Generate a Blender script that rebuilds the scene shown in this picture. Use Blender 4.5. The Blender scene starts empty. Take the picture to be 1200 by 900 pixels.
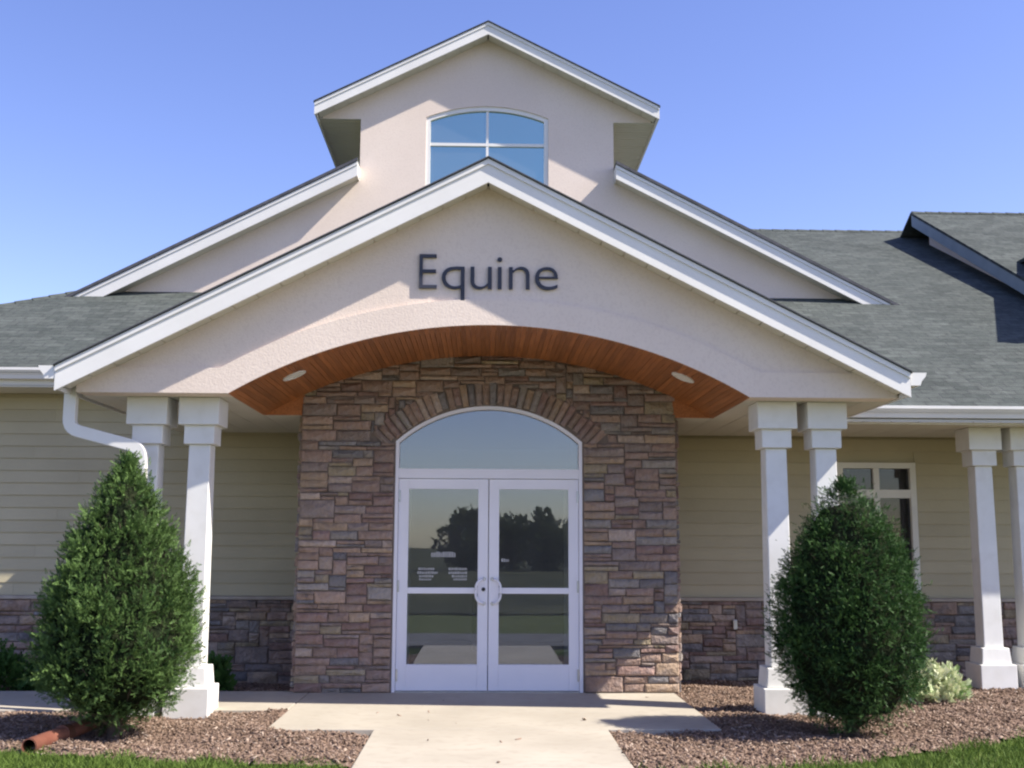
import bpy, math, random
import numpy as np
from mathutils import Vector, Matrix
sc = bpy.context.scene
col = sc.collection
rnd = random.Random(11)
nrs = np.random.RandomState(5)

# ------------------------------------------------------------------ camera
cam_d = bpy.data.cameras.new('camera'); cam = bpy.data.objects.new('camera', cam_d); col.objects.link(cam)
sc.camera = cam
cam_d.sensor_width = 36.0; cam_d.lens = 1300 / 1200 * 36.0
cam_d.clip_start = 0.1; cam_d.clip_end = 3000
pitch = math.radians(8.3151); yaw = math.radians(1.4824); roll = math.radians(0.25)
fw = Vector((math.sin(yaw) * math.cos(pitch), math.cos(yaw) * math.cos(pitch), math.sin(pitch)))
rt = Vector((math.cos(yaw), -math.sin(yaw), 0)); up = rt.cross(fw)
r2 = rt * math.cos(roll) + up * math.sin(roll); u2 = up * math.cos(roll) - rt * math.sin(roll)
m = Matrix((r2, u2, -fw)).transposed().to_4x4()
m.translation = Vector((-0.0639, -11.5568, 1.47))
cam.matrix_world = m

# ------------------------------------------------------------------ world and sun
SUN = Vector((1.0, -1 / 3.15, 1.07)).normalized()
world = bpy.data.worlds.new('World'); sc.world = world; world.use_nodes = True
wn = world.node_tree; bg = wn.nodes['Background']
sky = wn.nodes.new('ShaderNodeTexSky'); sky.sky_type = 'NISHITA'; sky.sun_disc = False
sky.sun_elevation = math.asin(SUN.z); sky.sun_rotation = math.atan2(SUN.x, SUN.y)
sky.altitude = 0; sky.air_density = 1.0; sky.dust_density = 0.5; sky.ozone_density = 2.0
hs = wn.nodes.new('ShaderNodeHueSaturation'); hs.inputs['Saturation'].default_value = 1.14; hs.inputs['Hue'].default_value = 0.518
wb = wn.nodes.new('ShaderNodeMixRGB'); wb.blend_type = 'MULTIPLY'; wb.inputs['Fac'].default_value = 1.0; wb.inputs['Color2'].default_value = (1.10, 1.0, 1.04, 1)   # camera white balance
wn.links.new(sky.outputs[0], hs.inputs['Color']); wn.links.new(hs.outputs['Color'], wb.inputs['Color1']); wn.links.new(wb.outputs['Color'], bg.inputs['Color']); bg.inputs['Strength'].default_value = 0.122
sun_d = bpy.data.lights.new('sun', 'SUN'); sun = bpy.data.objects.new('sun', sun_d); col.objects.link(sun)
sun_d.energy = 5.0; sun_d.angle = math.radians(0.53); sun_d.color = (1.0, 0.93, 0.83)
sun.rotation_euler = SUN.to_track_quat('Z', 'Y').to_euler()
sun.location = (20, -6, 25)
sc.cycles.filter_width = 2.2      # the photograph is slightly soft
sc.view_settings.view_transform = 'Standard'; sc.view_settings.look = 'None'
sc.view_settings.exposure = 0.97; sc.view_settings.gamma = 1.0

# ------------------------------------------------------------------ materials
def new_mat(name):
    mt = bpy.data.materials.new(name); mt.use_nodes = True
    nt = mt.node_tree; b = nt.nodes['Principled BSDF']
    return mt, nt, b
def N(nt, typ, **kw):
    n = nt.nodes.new(typ)
    for k, v in kw.items():
        if hasattr(n, k): setattr(n, k, v)
        else: n.inputs[k].default_value = v
    return n
def rough_mat(name, c1, c2, scale=3.0, rough=0.8, bump=0.2, bscale=60.0, bdist=0.01, spec=0.3, detail=6, c3=None, s3=20.0, f3=0.35, island=0.0):
    """base colour mottled between c1 and c2, optional finer speckle c3, bump noise"""
    mt, nt, b = new_mat(name)
    tc = N(nt, 'ShaderNodeTexCoord')
    no = N(nt, 'ShaderNodeTexNoise'); no.inputs['Scale'].default_value = scale; no.inputs['Detail'].default_value = detail
    nt.links.new(tc.outputs['Object'], no.inputs['Vector'])
    rp = N(nt, 'ShaderNodeValToRGB'); rp.color_ramp.elements[0].position = 0.32; rp.color_ramp.elements[1].position = 0.68
    rp.color_ramp.elements[0].color = (*c1, 1); rp.color_ramp.elements[1].color = (*c2, 1)
    nt.links.new(no.outputs['Fac'], rp.inputs['Fac'])
    out = rp.outputs['Color']
    if c3:
        n3 = N(nt, 'ShaderNodeTexNoise'); n3.inputs['Scale'].default_value = s3; n3.inputs['Detail'].default_value = 3
        nt.links.new(tc.outputs['Object'], n3.inputs['Vector'])
        r3 = N(nt, 'ShaderNodeValToRGB'); r3.color_ramp.elements[0].position = 0.5; r3.color_ramp.elements[1].position = 0.66
        r3.color_ramp.elements[0].color = (0, 0, 0, 1); r3.color_ramp.elements[1].color = (f3, f3, f3, 1)
        nt.links.new(n3.outputs['Fac'], r3.inputs['Fac'])
        mx = N(nt, 'ShaderNodeMixRGB'); mx.inputs['Color2'].default_value = (*c3, 1)
        nt.links.new(r3.outputs['Color'], mx.inputs['Fac']); nt.links.new(out, mx.inputs['Color1']); out = mx.outputs['Color']
    if island:
        oi = N(nt, 'ShaderNodeObjectInfo')
        mr = N(nt, 'ShaderNodeMapRange'); mr.inputs['To Min'].default_value = 1 - island; mr.inputs['To Max'].default_value = 1 + island
        nt.links.new(oi.outputs['Random'], mr.inputs['Value'])
        hv = N(nt, 'ShaderNodeHueSaturation'); nt.links.new(mr.outputs[0], hv.inputs['Value']); nt.links.new(out, hv.inputs['Color'])
        out = hv.outputs['Color']
    nt.links.new(out, b.inputs['Base Color'])
    b.inputs['Roughness'].default_value = rough; b.inputs['Specular IOR Level'].default_value = spec
    if bump:
        bn = N(nt, 'ShaderNodeTexNoise'); bn.inputs['Scale'].default_value = bscale; bn.inputs['Detail'].default_value = 5
        nt.links.new(tc.outputs['Object'], bn.inputs['Vector'])
        bp = N(nt, 'ShaderNodeBump'); bp.inputs['Strength'].default_value = bump; bp.inputs['Distance'].default_value = bdist
        nt.links.new(bn.outputs['Fac'], bp.inputs['Height']); nt.links.new(bp.outputs['Normal'], b.inputs['Normal'])
    return mt

M = {}
M['stucco'] = rough_mat('stucco', (0.72, 0.61, 0.52), (0.78, 0.67, 0.575), 0.9, 0.9, 0.22, 55, 0.012, 0.15, c3=(0.64, 0.53, 0.45), s3=38, f3=0.35)
M['trim'] = rough_mat('white_trim', (0.72, 0.705, 0.665), (0.79, 0.775, 0.735), 2.0, 0.5, 0.05, 30, 0.004, 0.3, c3=(0.60, 0.58, 0.53), s3=4, f3=0.2)
M['column'] = rough_mat('white_column_paint', (0.69, 0.685, 0.65), (0.76, 0.755, 0.72), 2.5, 0.6, 0.12, 25, 0.004, 0.25, c3=(0.58, 0.56, 0.50), s3=7, f3=0.25)
M['alu'] = rough_mat('white_door_metal', (0.76, 0.75, 0.80), (0.80, 0.79, 0.84), 2.0, 0.38, 0.03, 12, 0.003, 0.5)
M['soffit'] = rough_mat('vinyl_soffit', (0.60, 0.57, 0.48), (0.65, 0.62, 0.53), 2.0, 0.6, 0.05, 30, 0.004, 0.3)
M['siding'] = rough_mat('tan_siding', (0.43, 0.38, 0.255), (0.47, 0.42, 0.285), 1.7, 0.65, 0.22, 35, 0.006, 0.3, island=0.05)
M['concrete'] = rough_mat('concrete', (0.35, 0.315, 0.255), (0.43, 0.39, 0.32), 1.1, 0.88, 0.3, 70, 0.006, 0.2, c3=(0.32, 0.28, 0.225), s3=9, f3=0.35, island=0.03)
M['mortar'] = rough_mat('mortar', (0.15, 0.12, 0.10), (0.21, 0.17, 0.145), 6, 0.95, 0.5, 60, 0.01, 0.1)
M['dark'] = rough_mat('dark_rubber', (0.03, 0.03, 0.035), (0.045, 0.045, 0.05), 4, 0.6, 0.05)
M['steel'] = rough_mat('brushed_steel', (0.45, 0.45, 0.46), (0.55, 0.55, 0.56), 8, 0.32, 0.02); M['steel'].node_tree.nodes['Principled BSDF'].inputs['Metallic'].default_value = 0.8
M['letter'] = rough_mat('dark_letter_metal', (0.035, 0.038, 0.055), (0.05, 0.052, 0.07), 5, 0.4, 0.03)
M['edge'] = rough_mat('roof_edge', (0.06, 0.062, 0.07), (0.10, 0.10, 0.115), 8, 0.8, 0.2)
M['pipe'] = rough_mat('brown_pipe', (0.20, 0.075, 0.05), (0.28, 0.12, 0.08), 6, 0.55, 0.1)
M['shaded_fascia'] = rough_mat('shaded_fascia', (0.20, 0.24, 0.27), (0.25, 0.29, 0.32), 3, 0.6, 0.05)  # blue-grey shade on the upper rake board put into its colour
M['inner_wall'] = rough_mat('interior_paint', (0.36, 0.35, 0.34), (0.42, 0.41, 0.39), 2, 0.8, 0.05)
M['inner_floor'] = rough_mat('interior_tile', (0.20, 0.19, 0.18), (0.28, 0.27, 0.25), 3, 0.5, 0.05)
M['dark_room'] = rough_mat('dim_office_shade', (0.05, 0.048, 0.05), (0.07, 0.066, 0.07), 2, 0.8, 0.05)  # darkness of the room put into the wall colour
M['asphalt'] = rough_mat('worn_asphalt', (0.13, 0.125, 0.12), (0.18, 0.175, 0.165), 2.5, 0.9, 0.4, 60, 0.006, 0.15)
M['navy'] = rough_mat('navy_panel', (0.03, 0.035, 0.09), (0.04, 0.045, 0.11), 5, 0.7, 0.05)
M['vinyl'] = rough_mat('white_vinyl', (0.36, 0.36, 0.36), (0.42, 0.42, 0.42), 5, 0.6, 0.0)
M['bark'] = rough_mat('bark', (0.075, 0.055, 0.04), (0.13, 0.10, 0.075), 9, 0.95, 0.7, 30, 0.02)
M['lens'] = rough_mat('downlight_lens', (0.78, 0.75, 0.70), (0.84, 0.81, 0.76), 5, 0.3, 0.02)
M['field'] = rough_mat('field_crop', (0.028, 0.034, 0.016), (0.085, 0.085, 0.038), 0.25, 0.95, 0.6, 4, 0.2, 0.1)
M['mulch_base'] = rough_mat('mulch_soil', (0.13, 0.085, 0.065), (0.22, 0.15, 0.115), 14, 0.95, 0.9, 45, 0.03, 0.1, c3=(0.36, 0.27, 0.21), s3=60, f3=0.6)
M['lawn'] = rough_mat('lawn_soil', (0.085, 0.105, 0.035), (0.13, 0.145, 0.05), 5, 0.95, 0.8, 60, 0.03, 0.1, c3=(0.16, 0.17, 0.06), s3=18, f3=0.4)
M['far_ground'] = rough_mat('ground_soil', (0.08, 0.10, 0.035), (0.12, 0.13, 0.05), 0.2, 0.95, 0.4, 5, 0.05, 0.1)

# shingles: courses with random tab tone
def shingle_mat():
    mt, nt, b = new_mat('asphalt_shingle')
    tc = N(nt, 'ShaderNodeTexCoord')
    bk = N(nt, 'ShaderNodeTexBrick'); bk.offset = 0.37; bk.squash = 1.0
    bk.inputs['Color1'].default_value = (0.058, 0.068, 0.063, 1); bk.inputs['Color2'].default_value = (0.086, 0.097, 0.090, 1)
    bk.inputs['Mortar'].default_value = (0.05, 0.053, 0.056, 1); bk.inputs['Scale'].default_value = 1.0
    bk.inputs['Mortar Size'].default_value = 0.006; bk.inputs['Brick Width'].default_value = 0.27; bk.inputs['Row Height'].default_value = 0.126
    nt.links.new(tc.outputs['Object'], bk.inputs['Vector'])
    n1 = N(nt, 'ShaderNodeTexNoise'); n1.inputs['Scale'].default_value = 1.1; n1.inputs['Detail'].default_value = 7
    nt.links.new(tc.outputs['Object'], n1.inputs['Vector'])
    mr = N(nt, 'ShaderNodeMapRange'); mr.inputs['From Min'].default_value = 0.3; mr.inputs['From Max'].default_value = 0.7
    mr.inputs['To Min'].default_value = 0.88; mr.inputs['To Max'].default_value = 1.12
    nt.links.new(n1.outputs['Fac'], mr.inputs['Value'])
    n2 = N(nt, 'ShaderNodeTexNoise'); n2.inputs['Scale'].default_value = 7; n2.inputs['Detail'].default_value = 4
    mp = N(nt, 'ShaderNodeMapping'); mp.inputs['Scale'].default_value = (1.6, 2.2, 1)
    nt.links.new(tc.outputs['Object'], mp.inputs['Vector']); nt.links.new(mp.outputs[0], n2.inputs['Vector'])
    mr2 = N(nt, 'ShaderNodeMapRange'); mr2.inputs['From Min'].default_value = 0.3; mr2.inputs['From Max'].default_value = 0.7
    mr2.inputs['To Min'].default_value = 0.8; mr2.inputs['To Max'].default_value = 1.2
    nt.links.new(n2.outputs['Fac'], mr2.inputs['Value'])
    mu = N(nt, 'ShaderNodeMath', operation='MULTIPLY'); nt.links.new(mr.outputs[0], mu.inputs[0]); nt.links.new(mr2.outputs[0], mu.inputs[1])
    hv = N(nt, 'ShaderNodeHueSaturation'); nt.links.new(bk.outputs['Color'], hv.inputs['Color']); nt.links.new(mu.outputs[0], hv.inputs['Value'])
    nt.links.new(hv.outputs['Color'], b.inputs['Base Color']); b.inputs['Roughness'].default_value = 0.92; b.inputs['Specular IOR Level'].default_value = 0.15
    bn = N(nt, 'ShaderNodeTexNoise'); bn.inputs['Scale'].default_value = 90
    nt.links.new(tc.outputs['Object'], bn.inputs['Vector'])
    ad = N(nt, 'ShaderNodeMath', operation='MULTIPLY_ADD'); ad.inputs[1].default_value = -1.5
    nt.links.new(bk.outputs['Fac'], ad.inputs[0]); nt.links.new(bn.outputs['Fac'], ad.inputs[2])
    bp = N(nt, 'ShaderNodeBump'); bp.inputs['Strength'].default_value = 0.7; bp.inputs['Distance'].default_value = 0.012
    nt.links.new(ad.outputs[0], bp.inputs['Height']); nt.links.new(bp.outputs['Normal'], b.inputs['Normal'])
    return mt
M['shingle'] = shingle_mat()

def stone_mat(name, c, warm=0.0):
    c = tuple(v * 1.12 for v in c)
    g_ = sum(c) / 3; c = tuple(v * 0.82 + g_ * 0.18 for v in c)
    d = tuple(v * 0.74 for v in c); l = tuple(min(1, v * 1.25 + 0.01) for v in c)
    return rough_mat(name, d, l, 9.0, 0.92, 1.0, 26, 0.03, 0.12, detail=9, c3=(0.22, 0.20, 0.20), s3=6, f3=0.55, island=0.16)
STONE_COLS = [(0.285, 0.19, 0.145), (0.32, 0.215, 0.155), (0.245, 0.185, 0.155), (0.26, 0.225, 0.195), (0.205, 0.19, 0.185),
              (0.36, 0.25, 0.16), (0.25, 0.155, 0.125), (0.38, 0.285, 0.22), (0.31, 0.245, 0.15), (0.165, 0.15, 0.15)]
STONE_W = [24, 18, 16, 12, 8, 12, 13, 6, 7, 3]
SM = [stone_mat('field_stone', c) for c in STONE_COLS]

def wood_mat():
    mt, nt, b = new_mat('cedar_plank')
    tc = N(nt, 'ShaderNodeTexCoord'); mp = N(nt, 'ShaderNodeMapping'); mp.inputs['Scale'].default_value = (30, 1.6, 30)
    oi = N(nt, 'ShaderNodeObjectInfo')
    ad = N(nt, 'ShaderNodeVectorMath', operation='ADD')
    nt.links.new(tc.outputs['Object'], mp.inputs['Vector']); nt.links.new(mp.outputs[0], ad.inputs[0])
    no = N(nt, 'ShaderNodeTexNoise'); no.inputs['Scale'].default_value = 1.5; no.inputs['Detail'].default_value = 6
    nt.links.new(ad.outputs[0], no.inputs['Vector']); nt.links.new(oi.outputs['Random'], ad.inputs[1])
    rp = N(nt, 'ShaderNodeValToRGB'); rp.color_ramp.elements[0].position = 0.3; rp.color_ramp.elements[1].position = 0.75
    rp.color_ramp.elements[0].color = (0.27, 0.092, 0.028, 1); rp.color_ramp.elements[1].color = (0.45, 0.168, 0.055, 1)
    nt.links.new(no.outputs['Fac'], rp.inputs['Fac'])
    mr = N(nt, 'ShaderNodeMapRange'); mr.inputs['To Min'].default_value = 0.8; mr.inputs['To Max'].default_value = 1.2
    nt.links.new(oi.outputs['Random'], mr.inputs['Value'])
    hv = N(nt, 'ShaderNodeHueSaturation'); nt.links.new(mr.outputs[0], hv.inputs['Value']); nt.links.new(rp.outputs['Color'], hv.inputs['Color'])
    nt.links.new(hv.outputs['Color'], b.inputs['Base Color']); b.inputs['Roughness'].default_value = 0.42
    return mt
M['wood'] = wood_mat()

def glass_mat(name, tint, refl, gtint=(1, 1, 1), veil=0.0):
    mt = bpy.data.materials.new(name); mt.use_nodes = True; nt = mt.node_tree; nt.nodes.clear()
    o = N(nt, 'ShaderNodeOutputMaterial'); mx = N(nt, 'ShaderNodeMixShader')
    tr = N(nt, 'ShaderNodeBsdfTransparent'); tr.inputs['Color'].default_value = (*tint, 1)
    gl = N(nt, 'ShaderNodeBsdfGlossy'); gl.inputs['Roughness'].default_value = 0.012; gl.inputs['Color'].default_value = (*gtint, 1)
    lw = N(nt, 'ShaderNodeFresnel'); lw.inputs['IOR'].default_value = 1.5
    tc = N(nt, 'ShaderNodeTexCoord'); no = N(nt, 'ShaderNodeTexNoise'); no.inputs['Scale'].default_value = 1.7
    bp = N(nt, 'ShaderNodeBump'); bp.inputs['Strength'].default_value = 0.04; bp.inputs['Distance'].default_value = 0.01
    nt.links.new(tc.outputs['Object'], no.inputs['Vector']); nt.links.new(no.outputs['Fac'], bp.inputs['Height']); nt.links.new(bp.outputs['Normal'], gl.inputs['Normal'])
    ad = N(nt, 'ShaderNodeMath', operation='ADD'); ad.inputs[1].default_value = refl; ad.use_clamp = True
    nt.links.new(lw.outputs[0], ad.inputs[0]); nt.links.new(ad.outputs[0], mx.inputs[0])
    nt.links.new(tr.outputs[0], mx.inputs[1]); nt.links.new(gl.outputs[0], mx.inputs[2])
    df = N(nt, 'ShaderNodeBsdfDiffuse'); df.inputs['Color'].default_value = (0.6, 0.6, 0.6, 1)      # pale haze veil mixed into the pane to lighten its dark reflections
    dn = N(nt, 'ShaderNodeTexNoise'); dn.inputs['Scale'].default_value = 3.0; dn.inputs['Detail'].default_value = 6
    dm = N(nt, 'ShaderNodeMapRange'); dm.inputs['To Min'].default_value = veil * 0.6; dm.inputs['To Max'].default_value = veil * 1.5
    m2 = N(nt, 'ShaderNodeMixShader'); nt.links.new(tc.outputs['Object'], dn.inputs['Vector']); nt.links.new(dn.outputs['Fac'], dm.inputs['Value']); nt.links.new(dm.outputs[0], m2.inputs[0])
    nt.links.new(mx.outputs[0], m2.inputs[1]); nt.links.new(df.outputs[0], m2.inputs[2]); nt.links.new(m2.outputs[0], o.inputs[0])
    return mt
M['door_glass'] = glass_mat('door_glass', (0.86, 0.88, 0.88), 0.08, (0.80, 0.86, 1.0), 0.045)
M['transom_glass'] = glass_mat('transom_glass', (0.4, 0.45, 0.5), 0.16, (0.80, 0.84, 0.92), 0.10)
M['tower_glass'] = glass_mat('tower_glass', (0.3, 0.42, 0.42), 0.5, (0.64, 0.90, 0.80), 0.06)
M['win_glass'] = glass_mat('window_glass', (0.5, 0.52, 0.55), 0.0, (1, 1, 1), 0.02)

def leaf_mat(name, lo, hi, trans=0.25, rough=0.6):
    mt, nt, b = new_mat(name)
    at = N(nt, 'ShaderNodeAttribute'); at.attribute_name = 'tone'
    rp = N(nt, 'ShaderNodeValToRGB'); rp.color_ramp.elements[0].color = (*lo, 1); rp.color_ramp.elements[1].color = (*hi, 1)
    nt.links.new(at.outputs['Fac'], rp.inputs['Fac']); nt.links.new(rp.outputs['Color'], b.inputs['Base Color'])
    b.inputs['Roughness'].default_value = rough; b.inputs['Specular IOR Level'].default_value = 0.12
    if trans:
        t = N(nt, 'ShaderNodeBsdfTranslucent'); nt.links.new(rp.outputs['Color'], t.inputs['Color'])
        mx = N(nt, 'ShaderNodeMixShader'); mx.inputs[0].default_value = trans
        nt.links.new(b.outputs[0], mx.inputs[1]); nt.links.new(t.outputs[0], mx.inputs[2])
        nt.links.new(mx.outputs[0], nt.nodes['Material Output'].inputs[0])
    return mt
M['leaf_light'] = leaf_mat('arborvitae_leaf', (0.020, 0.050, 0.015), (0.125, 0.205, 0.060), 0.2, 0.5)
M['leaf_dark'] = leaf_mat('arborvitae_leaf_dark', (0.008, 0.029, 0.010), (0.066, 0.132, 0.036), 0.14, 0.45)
M['leaf_varieg'] = leaf_mat('variegated_leaf', (0.22, 0.34, 0.12), (0.82, 0.82, 0.58), 0.2)
M['leaf_hedge'] = leaf_mat('hedge_leaf', (0.03, 0.075, 0.018), (0.085, 0.17, 0.04), 0.2)
M['leaf_tree'] = leaf_mat('tree_leaf', (0.05, 0.075, 0.03), (0.12, 0.15, 0.06), 0.25)
M['grass'] = leaf_mat('grass_blade', (0.06, 0.11, 0.018), (0.17, 0.24, 0.055), 0.25)
def chip_mat():
    mt, nt, b = new_mat('wood_chip')
    at = N(nt, 'ShaderNodeAttribute'); at.attribute_name = 'tone'
    rp = N(nt, 'ShaderNodeValToRGB'); e = rp.color_ramp.elements
    e[0].color = (0.10, 0.068, 0.048, 1); e[1].color = (0.46, 0.375, 0.30, 1)
    x = e.new(0.35); x.color = (0.19, 0.13, 0.094, 1); x = e.new(0.7); x.color = (0.275, 0.197, 0.150, 1)
    nt.links.new(at.outputs['Fac'], rp.inputs['Fac']); nt.links.new(rp.outputs['Color'], b.inputs['Base Color'])
    b.inputs['Roughness'].default_value = 0.9; b.inputs['Specular IOR Level'].default_value = 0.15
    return mt
M['chip'] = chip_mat()

# ------------------------------------------------------------------ helpers
class MB:
    def __init__(s): s.v = []; s.f = []; s.mi = []
    def add(s, vs, fs, mi=0):
        n = len(s.v); s.v += [tuple(p) for p in vs]
        for f in fs: s.f.append([n + i for i in f]); s.mi.append(mi)
    def box(s, x0, x1, y0, y1, z0, z1, mi=0):
        s.add([(x0,y0,z0),(x1,y0,z0),(x1,y1,z0),(x0,y1,z0),(x0,y0,z1),(x1,y0,z1),(x1,y1,z1),(x0,y1,z1)],
              [(0,3,2,1),(4,5,6,7),(0,1,5,4),(1,2,6,5),(2,3,7,6),(3,0,4,7)], mi)
    def hexa(s, p, mi=0):   # 8 points, bottom 4 then top 4 (same winding)
        s.add(p, [(0,3,2,1),(4,5,6,7),(0,1,5,4),(1,2,6,5),(2,3,7,6),(3,0,4,7)], mi)
    def prism(s, poly, a, b, mi=0):
        """poly: list of 3D points (planar, ccw seen from -direction); extruded by vector b-a = b"""
        n = len(poly); vs = [Vector(p) + Vector(a) for p in poly] + [Vector(p) + Vector(b) for p in poly]
        s.add(vs, [tuple(range(n)), tuple(range(2*n-1, n-1, -1))] + [(i, n+i, n+(i+1) % n, (i+1) % n) for i in range(n)], mi)
    def sheet(s, xs, lo, hi, y0, y1, mi=0):
        """wall in the x-z plane between lo(x) and hi(x), from y0 (front) to y1 (back)"""
        vs = []
        for x in xs:
            a, b = lo(x), hi(x)
            vs += [(x, y0, a), (x, y0, b), (x, y1, a), (x, y1, b)]
        fs = []
        for i in range(len(xs) - 1):
            p = 4 * i; q = p + 4
            fs += [(p, q, q+1, p+1), (q+2, p+2, p+3, q+3), (p, p+2, q+2, q), (p+1, q+1, q+3, p+3)]
        L = 4 * (len(xs) - 1)
        fs += [(0, 1, 3, 2), (L, L+2, L+3, L+1)]
        s.add(vs, fs, mi)
    def build(s, name, mats, parent=None, smooth=False, bevel=0, mesh_only=False):
        me = bpy.data.meshes.new(name); me.from_pydata(s.v, [], s.f)
        if not isinstance(mats, (list, tuple)): mats = [mats]
        for x in mats: me.materials.append(x)
        if len(mats) > 1: me.polygons.foreach_set('material_index', s.mi)
        if smooth: me.polygons.foreach_set('use_smooth', [True] * len(me.polygons))
        me.update()
        o = bpy.data.objects.new(name, me); col.objects.link(o)
        if parent: put(o, parent)
        if bevel:
            bm = o.modifiers.new('bevel', 'BEVEL'); bm.width = bevel; bm.segments = 2; bm.limit_method = 'ANGLE'
        return o
def put(o, parent):
    """parent keeping world placement (parents are never rotated)"""
    o.parent = parent
    w = Vector((0, 0, 0)); p = parent
    while p: w += p.location; p = p.parent
    o.location = Vector(o.location) - w
def tag(o, label=None, cat=None, group=None, kind=None):
    if label: o['label'] = label
    if cat: o['category'] = cat
    if group: o['group'] = group
    if kind: o['kind'] = kind
    return o
def empty(name, loc, parent=None):
    o = bpy.data.objects.new(name, None); col.objects.link(o); o.location = loc; o.empty_display_size = 0.2
    if parent: put(o, parent)
    return o
def lin(a, b, n): return [a + (b - a) * i / n for i in range(n + 1)]
def arc_z(hw, z0, rise):
    R = (hw * hw + rise * rise) / (2 * rise)
    return (lambda x: z0 + rise - R + math.sqrt(max(R * R - x * x, 1e-9))), R

# ------------------------------------------------------------------ dimensions
WALL_Y = 1.9
SOF = 2.815
XC = -0.035                           # centre line of the gables
YG = -1.65; YF = -1.88                # portico wall face, portico rake face
rake = lambda x: 4.965 - 0.513 * abs(x - XC)          # top of portico roofing
arch, R_arch = arc_z(2.35, SOF, 0.645)
TY = 4.6; TF = 4.32                   # tower wall face, tower rake face
wing = lambda y: 2.865 + 0.5 * y      # wing roof plane

bld = empty('clinic_building', (0, WALL_Y, 0))
tag(bld, 'clinic building with stone entrance, stucco gables, tan siding, white columns and grey shingle roof', 'building')

# ------------------------------------------------------------------ portico front wall (recessed field + proud arch band)
Ro = R_arch + 0.24
zc = SOF + 0.645 - R_arch
bandtop = lambda x: max(3.045, zc + math.sqrt(max(Ro * Ro - x * x, 1e-9)))
def edges(lo, hi, extra, n): return sorted(set([round(v, 5) for v in lin(lo, hi, n)] + [round(e, 5) for e in extra]))
xe = 3.70
under = lambda x: rake(x) - 0.187
full_lo = lambda x: arch(x) if abs(x) < 2.35 else SOF
bx = 0
for q in range(2000):
    if zc + math.sqrt(Ro * Ro - (q / 500) ** 2) > 3.045: bx = q / 500
top_end = (4.965 - 0.187 - 3.045) / 0.513
w = MB()
xs = edges(XC - top_end, XC + top_end, [XC, -bx, bx], 60)
w.sheet(xs, lambda x: bandtop(x) - 0.02, lambda x: max(under(x), bandtop(x) - 0.015) , YG + 0.028, YG + 0.25)
gable_wall = w.build('front_gable_wall', M['stucco'], bld)
w = MB()
xs = edges(-xe, xe, [-2.35, 2.35, -bx, bx, -2.3501, 2.3501, XC - top_end, XC + top_end] + lin(-2.35, 2.35, 108), 4)
w.sheet(xs, full_lo, lambda x: min(bandtop(x), max(under(x), SOF + 0.02)), YG, YG + 0.25)
w.build('arch_band', M['stucco'], gable_wall)

# ------------------------------------------------------------------ generic gable roof along Y
def rake_roof(name, x0, x1, yf, yb, top, plumb, xc, parent, fas_mat=None, th=0.045, left=True, right=True):
    th = 0.015
    """two roof slabs with dark edge, rake boards at the front"""
    r = MB()
    for (a, b) in ([(x0, xc)] if left else []) + ([(xc, x1)] if right else []):
        r.hexa([(a, yf - 0.025, top(a) - th), (b, yf - 0.025, top(b) - th), (b, yb, top(b) - th), (a, yb, top(a) - th),
                (a, yf - 0.025, top(a)), (b, yf - 0.025, top(b)), (b, yb, top(b)), (a, yb, top(a))])
    ro = r.build(name, M['shingle'], parent)
    # dark drip edge strip along the rakes
    f = MB()
    for (a, b) in ([(x0 + 0.004, xc)] if left else []) + ([(xc, x1 - 0.004)] if right else []):
        f.hexa([(a, yf - 0.032, top(a) - th + 0.008), (b, yf - 0.032, top(b) - th + 0.008), (b, yf - 0.018, top(b) - th + 0.008), (a, yf - 0.018, top(a) - th + 0.008),
                (a, yf - 0.032, top(a) + 0.004), (b, yf - 0.032, top(b) + 0.004), (b, yf - 0.018, top(b) + 0.004), (a, yf - 0.018, top(a) + 0.004)])
    f.build('drip_edge', M['edge'], ro)
    for (a, b) in ([(x0 + 0.012, xc)] if left else []) + ([(xc, x1 - 0.012)] if right else []):
        k = MB()
        k.hexa([(a, yf, top(a) - plumb), (b, yf, top(b) - plumb), (b, yf + 0.03, top(b) - plumb), (a, yf + 0.03, top(a) - plumb),
                (a, yf, top(a) - th - 0.001), (b, yf, top(b) - th - 0.001), (b, yf + 0.03, top(b) - th - 0.001), (a, yf + 0.03, top(a) - th - 0.001)])
        # upper lip board, slightly proud
        k.hexa([(a, yf - 0.014, top(a) - th - 0.05), (b, yf - 0.014, top(b) - th - 0.05), (b, yf - 0.001, top(b) - th - 0.05), (a, yf - 0.001, top(a) - th - 0.05),
                (a, yf - 0.014, top(a) - th - 0.002), (b, yf - 0.014, top(b) - th - 0.002), (b, yf - 0.001, top(b) - th - 0.002), (a, yf - 0.001, top(a) - th - 0.002)])
        k.build('rake_board', fas_mat or M['trim'], ro)
    return ro

PX0, PX1 = XC - 3.785, XC + 3.785
pr = rake_roof('portico_roof', PX0, PX1, YF, 4.2, rake, 0.235, XC, bld)
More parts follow.
